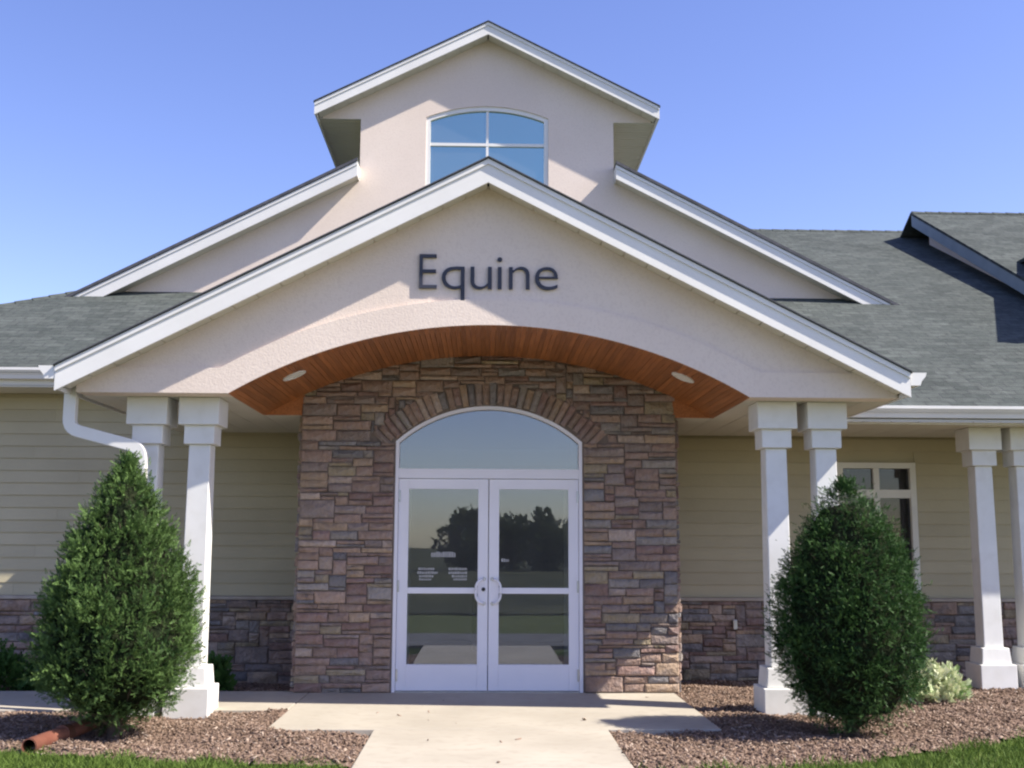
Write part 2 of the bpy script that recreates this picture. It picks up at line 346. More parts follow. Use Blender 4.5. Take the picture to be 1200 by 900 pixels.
# sloped soffit strips under the rake overhang, small grooves across
def rake_soffit(xa, xb, yf, yb, zt, parent, step=0.2):
    n = max(2, int(abs(xb - xa) / step)); k = MB()
    for i in range(n):
        a = xa + (xb - xa) * i / n; b = xa + (xb - xa) * (i + 1) / n - (0.012 if xb > xa else -0.012)
        k.hexa([(a, yf, zt(a) - 0.012), (b, yf, zt(b) - 0.012), (b, yb, zt(b) - 0.012), (a, yb, zt(a) - 0.012),
                (a, yf, zt(a)), (b, yf, zt(b)), (b, yb, zt(b)), (a, yb, zt(a))])
    k.hexa([(xa, yf, zt(xa) + 0.002), (xb, yf, zt(xb) + 0.002), (xb, yb, zt(xb) + 0.002), (xa, yb, zt(xa) + 0.002),
            (xa, yf, zt(xa) + 0.012), (xb, yf, zt(xb) + 0.012), (xb, yb, zt(xb) + 0.012), (xa, yb, zt(xa) + 0.012)])
    return k.build('rake_soffit', M['soffit'], parent)
zt = lambda x: rake(x) - 0.195
rake_soffit(XC - 0.01, PX0 + 0.05, YF + 0.031, YG + 0.027, zt, pr); rake_soffit(XC + 0.01, PX1 - 0.05, YF + 0.031, YG + 0.027, zt, pr)

# portico side fascias + K gutters + flat soffit
def gutter_profile(x, side):   # K-style profile in x-z for a gutter running along Y
    pts = [(0.0, -0.115), (0.085, -0.115), (0.10, -0.075), (0.135, -0.035), (0.145, 0.0), (0.135, 0.002), (0.125, -0.03), (0.092, -0.065), (0.078, -0.105), (0.006, -0.105), (0.006, 0.0), (0.0, 0.0)]
    return [(x + side * a, b) for a, b in pts]
for side in (-1, 1):
    xo = XC + side * 3.775
    k = MB(); zt0 = rake(xo) - 0.05
    k.box(min(xo, xo - side * 0.02), max(xo, xo - side * 0.02), YF + 0.032, 1.2, zt0 - 0.17, zt0)
    k.build('eave_fascia', M['trim'], pr)
    g = MB(); prof = gutter_profile(xo + side * 0.002, side); zz = rake(xo) - 0.012
    poly = [(a, 0, b + zz) for a, b in prof]
    g.prism(poly, (0, YF + 0.01, 0), (0, 0.15 if side > 0 else 1.15, 0))
    ends = MB()
    g.prism([(a, 0, b + zz) for a, b in [prof[0], prof[1], prof[2], prof[3], prof[4], prof[-1]]], (0, YF + 0.004, 0), (0, YF + 0.009, 0))
    gg = g.build('gutter', M['trim'], bld)
# flat soffit: strips (each a panel 0.3 m wide running front to back)
sof = MB(); sof.box(-3.72, -2.351, YG + 0.02, WALL_Y + 0.02, SOF + 0.014, SOF + 0.03); sof.box(2.351, 3.72, YG + 0.02, WALL_Y + 0.02, SOF + 0.014, SOF + 0.03)
sof.box(-2.351, -1.93, 0.03, WALL_Y + 0.02, SOF + 0.014, SOF + 0.03); sof.box(1.93, 2.351, 0.03, WALL_Y + 0.02, SOF + 0.014, SOF + 0.03)
sof.box(3.72, 9.3, 0.25, WALL_Y + 0.02, SOF + 0.014, SOF + 0.03)
soffit = sof.build('porch_soffit', M['soffit'], bld)
def panel(x0, x1, y0, y1, z):
    k = MB(); k.box(x0 + 0.004, x1 - 0.004, y0, y1, z, z + 0.012); return k.build('soffit_panel', M['soffit'], soffit)
for a, b, y0 in ((-3.74, -2.36, YG + 0.003), (2.36, 3.74, YG + 0.003)):
    n = 5
    for i in range(n):
        xa = a + (b - a) * i / n; xb = a + (b - a) * (i + 1) / n
        panel(xa, xb, YG + 0.252 if True else y0, WALL_Y - 0.03, SOF - 0.001)
for a, b in ((-2.36, -1.97), (1.97, 2.36)): panel(a, b, 0.032, WALL_Y - 0.03, SOF - 0.001)
for i in range(18): panel(3.74 + i * 0.3, 4.04 + i * 0.3, 0.245, WALL_Y - 0.03, SOF - 0.001)

# vault ceiling planks
vt = MB()
xs = lin(-2.35, 2.35, 40)
vt.sheet(xs, lambda x: arch(x) + 0.018, lambda x: arch(x) + 0.05, YG + 0.26, 0.02)
vt.sheet(lin(-2.36, 2.36, 40), lambda x: min(arch(x) + 0.0, 99) if abs(x) < 2.35 else SOF, lambda x: 3.6, 0.021, 0.03)
for s_ in (-1, 1):
    xx = sorted([s_ * 1.93, s_ * 2.349]); vt.sheet(lin(xx[0], xx[1], 8), lambda x: SOF - 0.001, lambda x: arch(x) + 0.03, 0.004, 0.02)
vault = vt.build('vault_ceiling', M['wood'], bld)
NPL = 104
tot = 2 * math.asin(2.35 / R_arch)
for i in range(NPL):
    a0 = -tot / 2 + tot * i / NPL; a1 = -tot / 2 + tot * (i + 1) / NPL; g = 0.0012 / R_arch
    a0 += g; a1 -= g
    P = lambda a, r: (r * math.sin(a), zc - 0.006 + r * math.cos(a))
    (xa, za), (xb, zb) = P(a0, R_arch), P(a1, R_arch); (xc_, zc_), (xd, zd) = P(a1, R_arch + 0.018), P(a0, R_arch + 0.018)
    dr = rnd.uniform(-0.0015, 0.0015)
    k = MB(); k.prism([(xa, 0, za + dr), (xb, 0, zb + dr), (xc_, 0, zc_), (xd, 0, zd)], (0, YG + 0.012, 0), (0, -0.002, 0))
    k.build('ceiling_plank', M['wood'], vault)
# recessed downlights in the vault
def ring(rr, ri, z0, z1, n=28):
    k = MB(); vs = []
    for i in range(n):
        c, s_ = math.cos(2 * math.pi * i / n), math.sin(2 * math.pi * i / n)
        vs += [(rr * c, rr * s_, z0 + 0.004), (ri * c, ri * s_, z0), (ri * c, ri * s_, z1), (rr * c, rr * s_, z1)]
    fs = []
    for i in range(n):
        p = 4 * i; q = 4 * ((i + 1) % n)
        fs += [(p, p+1, q+1, q), (p+1, p+2, q+2, q+1), (p+3, p, q, q+3)]
    k.add(vs, fs); return k
for xl, yl in ((-1.855, -1.12), (1.835, -1.14)):
    slope = math.asin(xl / R_arch)
    lt = ring(0.115, 0.078, -0.008, 0.02).build('downlight', M['trim'])
    lt.location = (xl, yl, arch(xl) - 0.012); lt.rotation_euler = (0, slope, 0); put(lt, bld)
    k = MB(); n = 20; k.add([(0.079 * math.cos(2*math.pi*i/n), 0.079 * math.sin(2*math.pi*i/n), -0.001) for i in range(n)], [tuple(reversed(range(n)))])
    ls = k.build('lens', M['lens']); ls.parent = lt

# ------------------------------------------------------------------ wing roof
rf = MB()
EY = 0.2; RZ = 7.715; RY = 9.7; LEY = 1.22; LX = -9.4; XR = 16.0
th = 0.05
def plane_prism(pts, t=0.05, mb=None):
    mb = mb or rf; n = len(pts)
    top = [Vector(p) for p in pts]; bot = [Vector((p[0], p[1], p[2] - t)) for p in pts]
    mb.add(top + bot, [tuple(range(n)), tuple(range(2*n-1, n-1, -1))] + [(i, n+i, n+(i+1) % n, (i+1) % n) for i in range(n)])
hipx = LX + (RY - LEY)
plane_prism([(1.9, EY, wing(EY)), (XR, EY, wing(EY)), (XR, RY, RZ), (1.9, RY, RZ)])
plane_prism([(-1.9, LEY, wing(LEY)), (1.899, LEY, wing(LEY)), (1.899, RY, RZ), (hipx, RY, RZ), (-1.9, 8.715, wing(8.715))])
plane_prism([(LX, LEY, wing(LEY)), (-1.901, LEY, wing(LEY)), (-1.901, 8.714, wing(8.714))])
plane_prism([(LX, 2*RY-LEY, wing(LEY)), (LX, LEY + 0.002, wing(LEY)), (hipx, RY, RZ)])
plane_prism([(XR, 2*RY-LEY, wing(LEY)), (LX + 0.002, 2*RY-LEY, wing(LEY)), (hipx, RY + 0.002, RZ), (XR, RY + 0.002, RZ)])
roof = rf.build('wing_roof', M['shingle'], bld)
k = MB()
def cap_line(p, q, w=0.11, h=0.025, mb=None, mat=None):
    """ridge or hip caps as overlapping short pieces"""
    p = Vector(p); q = Vector(q); d = (q - p); L = d.length; d.normalize(); sd = d.cross(Vector((0, 0, 1))).normalized()
    n = int(L / 0.25)
    for i in range(n):
        a = p + d * (i * L / n); b = p + d * ((i + 1) * L / n - 0.01)
        dn = Vector((0, 0, -0.05))
        mb.add([a - sd * w + dn, a + Vector((0, 0, h)), a + sd * w + dn, b - sd * w + dn, b + Vector((0, 0, h - 0.01)), b + sd * w + dn],
               [(0, 1, 4, 3), (1, 2, 5, 4), (0, 2, 1), (3, 4, 5), (0, 3, 5, 2)])
cap_line((hipx, RY, RZ), (XR, RY, RZ), mb=k); cap_line((LX, LEY, wing(LEY)), (hipx, RY, RZ), mb=k)
k.build('ridge_cap', M['shingle'], roof)
# wing eaves: gutter along X + fascia
def gutter_x(x0, x1, y, ztop, name='gutter'):
    g = MB(); prof = [(0.0, -0.125), (0.085, -0.125), (0.10, -0.085), (0.128, -0.045), (0.140, -0.03), (0.140, 0.0), (0.128, 0.002), (0.124, -0.025), (0.092, -0.075), (0.078, -0.115), (0.006, -0.115), (0.006, 0.0), (0.0, 0.0)]
    n = len(prof); vs = [(x0, y - a, ztop + b) for a, b in prof] + [(x1, y - a, ztop + b) for a, b in prof]
    g.add(vs, [tuple(range(n)), tuple(range(2*n-1, n-1, -1))] + [(i, n+i, n+(i+1) % n, (i+1) % n) for i in range(n)])
    o = g.build(name, M['trim'], bld)
    f = MB(); f.box(x0, x1, y + 0.001, y + 0.025, ztop - 0.185, ztop - 0.01); f.build('fascia_board', M['trim'], o)
    return o
gutter_x(3.1, XR, EY + 0.1 + 0.012, 2.985)
gutter_x(LX, -3.62, LEY + 0.12 + 0.0, 3.485)
k = MB(); k.box(LX, -3.6, LEY + 0.12, WALL_Y + 0.02, 3.275, 3.295); k.build('eave_soffit', M['soffit'], bld)

# ------------------------------------------------------------------ tower + wide gable
GX = -0.037
wtop = lambda x: 8.155 - 0.507 * abs(x - GX) if False else 7.18 - 0.516 * (abs(x - GX) - 1.89)
ttop = lambda x: 9.355 - 0.507 * abs(x - GX)
THW = 1.922; WHW = 0.93
tarch, RT = arc_z(WHW, 7.93, 0.185)
mb = MB()
# wide gable flanks
for s_ in (-1, 1):
    a, b = GX + s_ * 6.2, GX + s_ * THW
    mb.sheet(sorted([a, b]), lambda x: 4.3, lambda x: max(wtop(x) - 0.225, 4.6), TY, TY + 0.2)
twall_hi = lambda x: ttop(x) - 0.158
SZ = 7.885
# tower body: sides of window, below, above
mb.sheet([GX - THW, GX - WHW], lambda x: 4.3, twall_hi, TY, TY + 0.2)
mb.sheet([GX + WHW, GX + THW], lambda x: 4.3, twall_hi, TY, TY + 0.2)
mb.sheet([GX - WHW, GX + WHW], lambda x: 4.3, lambda x: 6.3, TY, TY + 0.2)
mb.sheet([GX + v for v in lin(-WHW, WHW, 20)], lambda x: tarch(x - GX), twall_hi, TY, TY + 0.2)
# boxed eave returns
for s_ in (-1, 1):
    a, b = sorted([GX + s_ * THW, GX + s_ * 2.50])
    mb.sheet([a, b], lambda x: SZ, lambda x: max(twall_hi(x), SZ + 0.01), TY, TY + 0.2)
# side and back walls
for s_ in (-1, 1):
    a, b = sorted([GX + s_ * THW, GX + s_ * (THW - 0.15)]); mb.box(a, b, TY + 0.2, 8.6, 5.0, SZ + 0.1)
mb.sheet([GX - THW, GX, GX + THW], lambda x: 5.0, twall_hi, 8.6, 8.75)
tower = mb.build('tower_gable_wall', M['stucco'], bld)
tr = rake_roof('tower_roof', GX - 2.60, GX + 2.60, TF, 8.95, ttop, 0.205, GX, bld)
zts = lambda x: ttop(x) - 0.165
rake_soffit(GX - 0.01, GX - 2.55, TF + 0.031, TY - 0.002, zts, tr); rake_soffit(GX + 0.01, GX + 2.55, TF + 0.031, TY - 0.002, zts, tr)
for s_ in (-1, 1):
    a, b = sorted([GX + s_ * 2.585, GX + s_ * 2.56])
    k = MB(); k.box(a, b, TF + 0.032, 8.9, ttop(GX + 2.585) - 0.2, ttop(GX + 2.585) - 0.046); k.build('eave_fascia', M['trim'], tr)
    sp = MB(); a, b = sorted([GX + s_ * (THW + 0.001), GX + s_ * 2.558]); sp.box(a, b, TY + 0.2, 8.85, SZ + 0.02, SZ + 0.035)
    spo = sp.build('tower_soffit', M['soffit'], tr)
    y = TY + 0.004
    while y < 8.8:
        q = MB(); q.box(a, b, y, y + 0.288, SZ - 0.004, SZ + 0.008); q.box(a, b, y + 0.09, y + 0.1, SZ - 0.010, SZ - 0.0045); q.box(a, b, y + 0.19, y + 0.2, SZ - 0.010, SZ - 0.0045)
        q.build('soffit_panel', M['soffit'], tr); y += 0.3
def wide_side(s_):
    a, b = (GX - 6.35, GX - THW - 0.001) if s_ < 0 else (GX + THW + 0.001, GX + 6.35)
    r = MB(); yf = TF; yb = 9.6
    r.hexa([(a, yf - .025, wtop(a) - .05), (b, yf - .025, wtop(b) - .05), (b, yb, wtop(b) - .05), (a, yb, wtop(a) - .05),
            (a, yf - .025, wtop(a)), (b, yf - .025, wtop(b)), (b, yb, wtop(b)), (a, yb, wtop(a))])
    o = r.build('gable_roof', M['shingle'], bld)
    d = MB()
    d.hexa([(a, yf - .032, wtop(a) - .042), (b, yf - .032, wtop(b) - .042), (b, yf - .018, wtop(b) - .042), (a, yf - .018, wtop(a) - .042),
            (a, yf - .032, wtop(a) + .004), (b, yf - .032, wtop(b) + .004), (b, yf - .018, wtop(b) + .004), (a, yf - .018, wtop(a) + .004)])
    d.build('drip_edge', M['edge'], o)
    f = MB()
    for (y0, y1, lo, hi) in ((yf, yf + .03, .265, .051), (yf - .014, yf - .001, .10, .052)):
        f.hexa([(a, y0, wtop(a) - lo), (b, y0, wtop(b) - lo), (b, y1, wtop(b) - lo), (a, y1, wtop(a) - lo),
                (a, y0, wtop(a) - hi), (b, y0, wtop(b) - hi), (b, y1, wtop(b) - hi), (a, y1, wtop(a) - hi)])
    f.build('rake_board', M['trim'], o)
    f = MB()
    f.hexa([(a, yf + .031, wtop(a) - .235), (b, yf + .031, wtop(b) - .235), (b, TY - .002, wtop(b) - .235), (a, TY - .002, wtop(a) - .235),
            (a, yf + .031, wtop(a) - .22), (b, yf + .031, wtop(b) - .22), (b, TY - .002, wtop(b) - .22), (a, TY - .002, wtop(a) - .22)])
    f.build('rake_soffit', M['soffit'], o)
    k = MB(); k.box(*( (b - 0.02, b) if s_ < 0 else (a, a + 0.02)), yf + .031, TY - .002, wtop(b if s_ < 0 else a) - 0.26, wtop(b if s_ < 0 else a) - 0.055)
    k.build('rake_end', M['trim'], o)
wide_side(-1); wide_side(1)
# tower window
win = MB()
fwd_ = 0.065; y0, y1 = TY + 0.02, TY + 0.10
def arch_ring(mb, hw, z0, rise, z_bot, wd, y0, y1, cx=0.0, n=24, bottom=True):
    """frame: jambs + segmental head of width wd inside the opening"""
    f, R = arc_z(hw, z0, rise); cz = z0 + rise - R
    a = math.asin(hw / R); out = []; inn = []
    out.append((cx - hw, z_bot)); inn.append((cx - hw + wd, z_bot + (wd if bottom else 0)))
    f2 = lambda x: cz + math.sqrt((R - wd) ** 2 - x * x)
    for i in range(n + 1):
        x = -hw + 2 * hw * i / n; out.append((cx + x, f(x)))
        xi = (-hw + wd) + 2 * (hw - wd) * i / n; inn.append((cx + xi, f2(xi)))
    out.append((cx + hw, z_bot)); inn.append((cx + hw - wd, z_bot + (wd if bottom else 0)))
    m_ = len(out)
    for i in range(m_ - 1 + (1 if bottom else 0)):
        j = (i + 1) % m_
        (ax, az), (bx_, bz), (cx_, cz_), (dx, dz) = out[i], out[j], inn[j], inn[i]
        mb.hexa([(ax, y0, az), (bx_, y0, bz), (bx_, y1, bz), (ax, y1, az), (dx, y0, dz), (cx_, y0, cz_), (cx_, y1, cz_), (dx, y1, dz)])
    return f2
f2 = arch_ring(win, WHW, 7.93, 0.185, 6.3, fwd_, y0, y1, cx=GX)
tw = win.build('arched_window', M['trim'], bld)
k = MB(); k.box(GX - WHW + fwd_, GX + WHW - fwd_, TY + 0.03, TY + 0.09, 7.49, 7.535); k.build('transom_bar', M['trim'], tw)
k = MB(); k.box(GX - 0.018, GX + 0.018, TY + 0.032, TY + 0.088, 7.536, f2(0)); k.box(GX - 0.018, GX + 0.018, TY + 0.032, TY + 0.088, 6.36, 7.489); k.build('mullion', M['trim'], tw)
for (xa, xb) in ((GX - WHW + fwd_, GX - 0.018), (GX + 0.018, GX + WHW - fwd_)):
    k = MB(); k.sheet(lin(xa, xb, 10), lambda x: 7.535, lambda x: f2(x - GX), TY + 0.058, TY + 0.064); k.build('pane', M['tower_glass'], tw)
    k = MB(); k.box(xa, xb, TY + 0.058, TY + 0.064, 6.36, 7.49); k.build('pane', M['tower_glass'], tw)
k = MB(); k.box(GX - 1.7, GX + 1.7, 6.6, 6.65, 5.5, 8.2); k.build('tower_inner_wall', M['inner_wall'], tower)

# ------------------------------------------------------------------ higher wing roof at right + cross gable beyond it
hz = lambda y: 7.761 - 0.552 * (8.575 - y)
k = MB()
k.hexa([(8.0, 2.6, hz(2.6) - .05), (XR, 2.6, hz(2.6) - .05), (XR, 8.575, hz(8.575) - .05), (8.0, 8.575, hz(8.575) - .05),
        (8.0, 2.6, hz(2.6)), (XR, 2.6, hz(2.6)), (XR, 8.575, hz(8.575)), (8.0, 8.575, hz(8.575))])
k.hexa([(8.0, 8.576, hz(8.575) - .05), (XR, 8.576, hz(8.575) - .05), (XR, 14, 4.8 - .05), (8.0, 14, 4.8 - .05),
        (8.0, 8.576, hz(8.575)), (XR, 8.576, hz(8.575)), (XR, 14, 4.8), (8.0, 14, 4.8)])
hr = k.build('upper_roof', M['shingle'], bld)
k = MB(); cap_line((8.02, 8.575, hz(8.575)), (XR, 8.575, hz(8.575)), mb=k); k.build('ridge_cap', M['shingle'], hr)
k = MB(); k.hexa([(8.01, 2.6, hz(2.6) - .27), (8.04, 2.6, hz(2.6) - .27), (8.04, 8.575, hz(8.575) - .27), (8.01, 8.575, hz(8.575) - .27),
                  (8.01, 2.6, hz(2.6) - .051), (8.04, 2.6, hz(2.6) - .051), (8.04, 8.575, hz(8.575) - .051), (8.01, 8.575, hz(8.575) - .051)])
k.build('rake_board', M['shaded_fascia'], hr)
k = MB(); k.hexa([(8.041, 2.6, hz(2.6) - .24), (8.34, 2.6, hz(2.6) - .24), (8.34, 8.575, hz(8.575) - .24), (8.041, 8.575, hz(8.575) - .24),
                  (8.041, 2.6, hz(2.6) - .225), (8.34, 2.6, hz(2.6) - .225), (8.34, 8.575, hz(8.575) - .225), (8.041, 8.575, hz(8.575) - .225)])
k.build('rake_soffit', M['soffit'], hr)
k = MB(); k.hexa([(8.3, 2.9, 3.9), (8.45, 2.9, 3.9), (8.45, 8.5, 6.6), (8.3, 8.5, 6.6),
                  (8.3, 2.9, hz(2.9) - .05), (8.45, 2.9, hz(2.9) - .05), (8.45, 8.5, hz(8.5) - .05), (8.3, 8.5, hz(8.5) - .05)])
k.build('upper_side_wall', M['stucco'], bld)
ctop = lambda x: 5.96 + 0.5 * (x - 8.35) if x < 11.2 else 5.96 + 0.5 * (11.2 - 8.35) - 0.5 * (x - 11.2)
k = MB(); k.sheet([8.35, 11.2, 14.05], lambda x: ctop(x) - 0.05, ctop, 2.0, 6.5); cr = k.build('cross_gable_roof', M['shingle'], bld)
k = MB(); k.sheet([8.36, 11.2, 14.04], lambda x: ctop(x) - 0.26, lambda x: ctop(x) - 0.051, 2.01, 2.04); k.build('rake_board', M['trim'], cr)
k = MB(); k.sheet([8.38, 11.2, 14.02], lambda x: 3.9, lambda x: max(ctop(x) - 0.055, 3.95), 2.3, 2.5)
k.box(8.75, 8.95, 2.5, 6.3, 3.9, 5.9); k.build('cross_gable_wall', M['stucco'], bld)
# small white vent on the upper roof
vy = 5.0; vz = hz(vy); k = MB(); n = 16
k.add([(8.40 + 0.05 * math.cos(2*math.pi*i/n), vy + 0.07 * math.sin(2*math.pi*i/n), vz - 0.1) for i in range(n)] + [(8.40 + 0.05 * math.cos(2*math.pi*i/n), vy + 0.07 * math.sin(2*math.pi*i/n), vz + 0.06) for i in range(n)],
      [(i, (i+1) % n, n + (i+1) % n, n + i) for i in range(n)] + [tuple(range(n, 2*n))])
k.build('roof_vent', M['trim'], bld)

# ------------------------------------------------------------------ siding walls
sw = MB()
WX0, WX1, WZ0, WZ1 = 4.29, 5.185, 0.92, 2.465      # right window
sw.box(-9.0, -1.0, WALL_Y + 0.02, WALL_Y + 0.15, -0.3, 3.4); sw.box(1.0, WX0, WALL_Y + 0.02, WALL_Y + 0.15, -0.3, 3.0)
sw.box(WX1, 15.5, WALL_Y + 0.02, WALL_Y + 0.15, -0.3, 3.0)
sw.box(WX0, WX1, WALL_Y + 0.02, WALL_Y + 0.15, -0.3, WZ0); sw.box(WX0, WX1, WALL_Y + 0.02, WALL_Y + 0.15, WZ1, 3.0)
sw.box(-9.0, -8.85, WALL_Y + 0.15, 17.5, -0.3, 3.4); sw.box(-9.0, 15.5, 17.5, 17.65, -0.3, 3.4); sw.box(15.35, 15.5, WALL_Y + 0.15, 17.5, -0.3, 3.4)
siding = sw.build('siding_wall', M['siding'], bld)
def board(x0, x1, z, h):
    k = MB()
    k.hexa([(x0, WALL_Y - 0.002, z), (x1, WALL_Y - 0.002, z), (x1, WALL_Y + 0.019, z), (x0, WALL_Y + 0.019, z),
            (x0, WALL_Y + 0.012, z + h), (x1, WALL_Y + 0.012, z + h), (x1, WALL_Y + 0.019, z + h), (x0, WALL_Y + 0.019, z + h)])
    k.build('siding_board', M['siding'], siding)
EXPO = 0.147; z = 0.875; row = 0
while z < 3.27:
    h = min(EXPO - 0.001, 3.27 - z)
    j = -5.6 + 2.1 * ((row * 0.37) % 1)
    for a, b in ((-9.0, j), (j + 0.002, -1.95)): board(a, b, z, h)
    if z < 2.8:
        h2 = min(h, 2.81 - z)
        segs = [(1.95, WX0 - 0.037), (WX1 + 0.037, 15.5)] if (z + h2 > WZ0 - 0.06 and z < WZ1 + 0.08) else [(1.95, 15.5)]
        for a, b in segs: board(a, b, z, h2)
    z += EXPO; row += 1
k = MB(); k.box(-9.0, -1.97, WALL_Y - 0.075, WALL_Y + 0.018, 0.832, 0.872); k.box(1.97, 15.5, WALL_Y - 0.075, WALL_Y + 0.018, 0.832, 0.872)
k.build('wainscot_cap', rough_mat('cap_stone', (0.36, 0.31, 0.26), (0.44, 0.39, 0.33), 5, 0.9, 0.5, 40, 0.01), bld, bevel=0.006)

# ------------------------------------------------------------------ stones
def stone_obj(cx, cz, w_, h_, y_back, y_front, parent, name='stone', mi=None, ang=0.0, mb=None, taper=0.0):
    """one rough ashlar: back outline, chamfered face with uneven corners"""
    hw, hh = w_ / 2 - 0.004, h_ / 2 - 0.004
    ch = min(0.014, hh * 0.35); yf = y_front - rnd.uniform(0.0, 0.016)
    j = lambda s: rnd.uniform(-s, s)
    corners = [(-1, -1), (1, -1), (1, 1), (-1, 1)]
    P = []
    for (a, b) in corners: P.append((a * hw * (1 + taper * b), y_back, b * hh))
    mid = []
    for (a, b) in corners: mid.append((a * hw * (1 + taper * b) + j(0.004), yf + ch * 0.9, b * hh + j(0.005)))
    # add mid-edge vertices for uneven outline
    face = []
    for (a, b) in corners: face.append((a * (hw * (1 + taper * b) - ch) + j(0.007), yf + j(0.009), b * (hh - ch) + j(0.006)))
    cen = (j(hw * 0.4), yf - rnd.uniform(0.002, 0.014), j(hh * 0.3))
    vs = P + mid + face + [cen]
    fs = []
    for i in range(4):
        n = (i + 1) % 4
        fs += [(i, n, 4 + n, 4 + i), (4 + i, 4 + n, 8 + n, 8 + i), (8 + i, 8 + n, 12)]
    c, s_ = math.cos(ang), math.sin(ang)
    vs = [(v[0] * c + v[2] * s_, v[1], -v[0] * s_ + v[2] * c) for v in vs]
    if mi is None: mi = rnd.choices(range(len(SM)), STONE_W)[0]
    if mb is not None:
        mb.add([(v[0] + cx, v[1], v[2] + cz) for v in vs], fs, mi); return None
    me = bpy.data.meshes.new(name); me.from_pydata([(v[0], v[1], v[2]) for v in vs], [], fs); me.materials.append(SM[mi]); me.update()
    o = bpy.data.objects.new(name, me); col.objects.link(o); o.location = (cx, 0, cz)
    put(o, parent); return o
def ashlar(x0, x1, z0, z1, inside, cw=0.036, chh=0.044, big=1.0):
    """pack mixed-size rectangles on a fine cell grid, breaking joints; returns (cx,cz,w,h)"""
    nx = int(round((x1 - x0) / cw)); nz = int(round((z1 - z0) / chh)); cw = (x1 - x0) / nx; chh = (z1 - z0) / nz
    zj = [z0 + (k_ + (rnd.uniform(-0.2, 0.2) if 0 < k_ < nz else 0)) * chh for k_ in range(nz + 1)]
    occ = np.zeros((nx, nz), bool); jt = set()
    for i in range(nx):
        for k_ in range(nz):
            if not inside(x0 + (i + .5) * cw, z0 + (k_ + .5) * chh): occ[i, k_] = True
    out = []
    for k_ in range(nz):
        i = 0
        while i < nx:
            if occ[i, k_]: i += 1; continue
            ww, hh = rnd.choices([(6,1),(8,1),(11,1),(7,2),(9,2),(6,2),(5,2),(11,2),(9,3),(7,3),(6,3),(3,3),(10,4),(4,2),(5,1)],
                                 [12, 15, 10, 15, 13, 9, 5, 8, 4, 3, 2, 1.2, 1.4, 2, 4])[0]
            ww = max(3, ww + rnd.choice([-1, 0, 0, 1])); free = 0
            while i + free < nx and not occ[i + free, k_]: free += 1
            a = min(ww, free)
            for t in (0, 1, -1, 2, -2, 3):
                if 3 <= ww + t <= free and (i + ww + t, k_ - 1) not in jt: a = ww + t; break
            if 0 < free - a < 3: a = free if free - a + a <= 12 else a - 2
            b = 1
            while b < hh and k_ + b < nz and not occ[i:i + a, k_ + b].any(): b += 1
            occ[i:i + a, k_:k_ + b] = True
            for t in range(b): jt.add((i + a, k_ + t)); jt.add((i, k_ + t))
            zl, zh = zj[k_], zj[k_ + b]
            out.append((x0 + (i + a / 2) * cw, (zl + zh) / 2, a * cw, zh - zl))
            i += a
    return out
DHW = 0.972; DZ = 2.55; DR = 0.375
darch, RD = arc_z(DHW, DZ, DR); dcz = DZ + DR - RD
RING = 0.25
def in_entr(x, z):
    if abs(x) < DHW + 0.003 and z < DZ: return False
    if z >= DZ - 0.03 and abs(x) < 1.25 and math.hypot(x, z - dcz) < RD + RING - 0.02: return False
    return z < arch(min(abs(x), 2.3)) + 0.08
mo = MB()
mo.sheet([-1.94, -DHW], lambda x: -0.1, lambda x: 3.5, 0.016, 0.3); mo.sheet([DHW, 1.94], lambda x: -0.1, lambda x: 3.5, 0.016, 0.3)
mo.sheet(lin(-DHW, DHW, 20), lambda x: darch(x), lambda x: 3.52, 0.017, 0.3)
mo.box(-1.94, -1.8, 0.3, WALL_Y, -0.3, 3.3); mo.box(1.8, 1.94, 0.3, WALL_Y, -0.3, 3.3)
ew = mo.build('stone_entrance_wall', M['mortar'], bld)
ST = ashlar(-1.955, 1.955, 0.0, 3.50, in_entr)
WS = []
for (a, b) in ((-9.0, -1.96), (1.96, 9.6)):
    WS += ashlar(a, b, -0.2, 0.83, lambda x, z: True, 0.04, 0.05)
mo = MB(); mo.box(-9.0, -1.97, WALL_Y - 0.028, WALL_Y + 0.018, -0.3, 0.83); mo.box(1.97, 15.5, WALL_Y - 0.028, WALL_Y + 0.018, -0.3, 0.83)
wc = mo.build('stone_wainscot', M['mortar'], bld)
NV = 34
a_tot = 2 * math.asin(DHW / RD) + 0.16
budget = 300 - 0
ST.sort(key=lambda s: -s[2] * s[3])
vis = [s for s in WS if (-2.5 < s[0] < -1.96 or 1.96 < s[0] < 2.55 or 5.0 > s[0] > 4.6)]
rest = [s for s in WS if s not in vis]
stuff = MB()
n_ind = 0
for s in ST:
    if n_ind < budget - len(vis): stone_obj(s[0], s[1], s[2], s[3], 0.05, 0.0, ew); n_ind += 1
    else: stone_obj(s[0], s[1], s[2], s[3], 0.05, 0.0, ew, mb=stuff)
if stuff.v: tag(stuff.build('small_stones', SM, ew), kind='stuff')
for s in vis: stone_obj(s[0], s[1], s[2], s[3], WALL_Y - 0.01, WALL_Y - 0.045, wc)
stuff = MB()
for s in rest: stone_obj(s[0], s[1], s[2], s[3], WALL_Y - 0.01, WALL_Y - 0.045, wc, mb=stuff)
tag(stuff.build('small_stones', SM, wc), kind='stuff')
for i in range(NV):
    a = -a_tot / 2 + a_tot * (i + .5) / NV; r = RD + RING / 2 + 0.003
    stone_obj(r * math.sin(a), dcz + r * math.cos(a), a_tot / NV * r, RING + rnd.uniform(-0.07, 0.015), 0.05, -0.004, ew, 'arch_stone',
              mi=rnd.choices(range(len(SM)), STONE_W)[0], ang=a, taper=0.09)
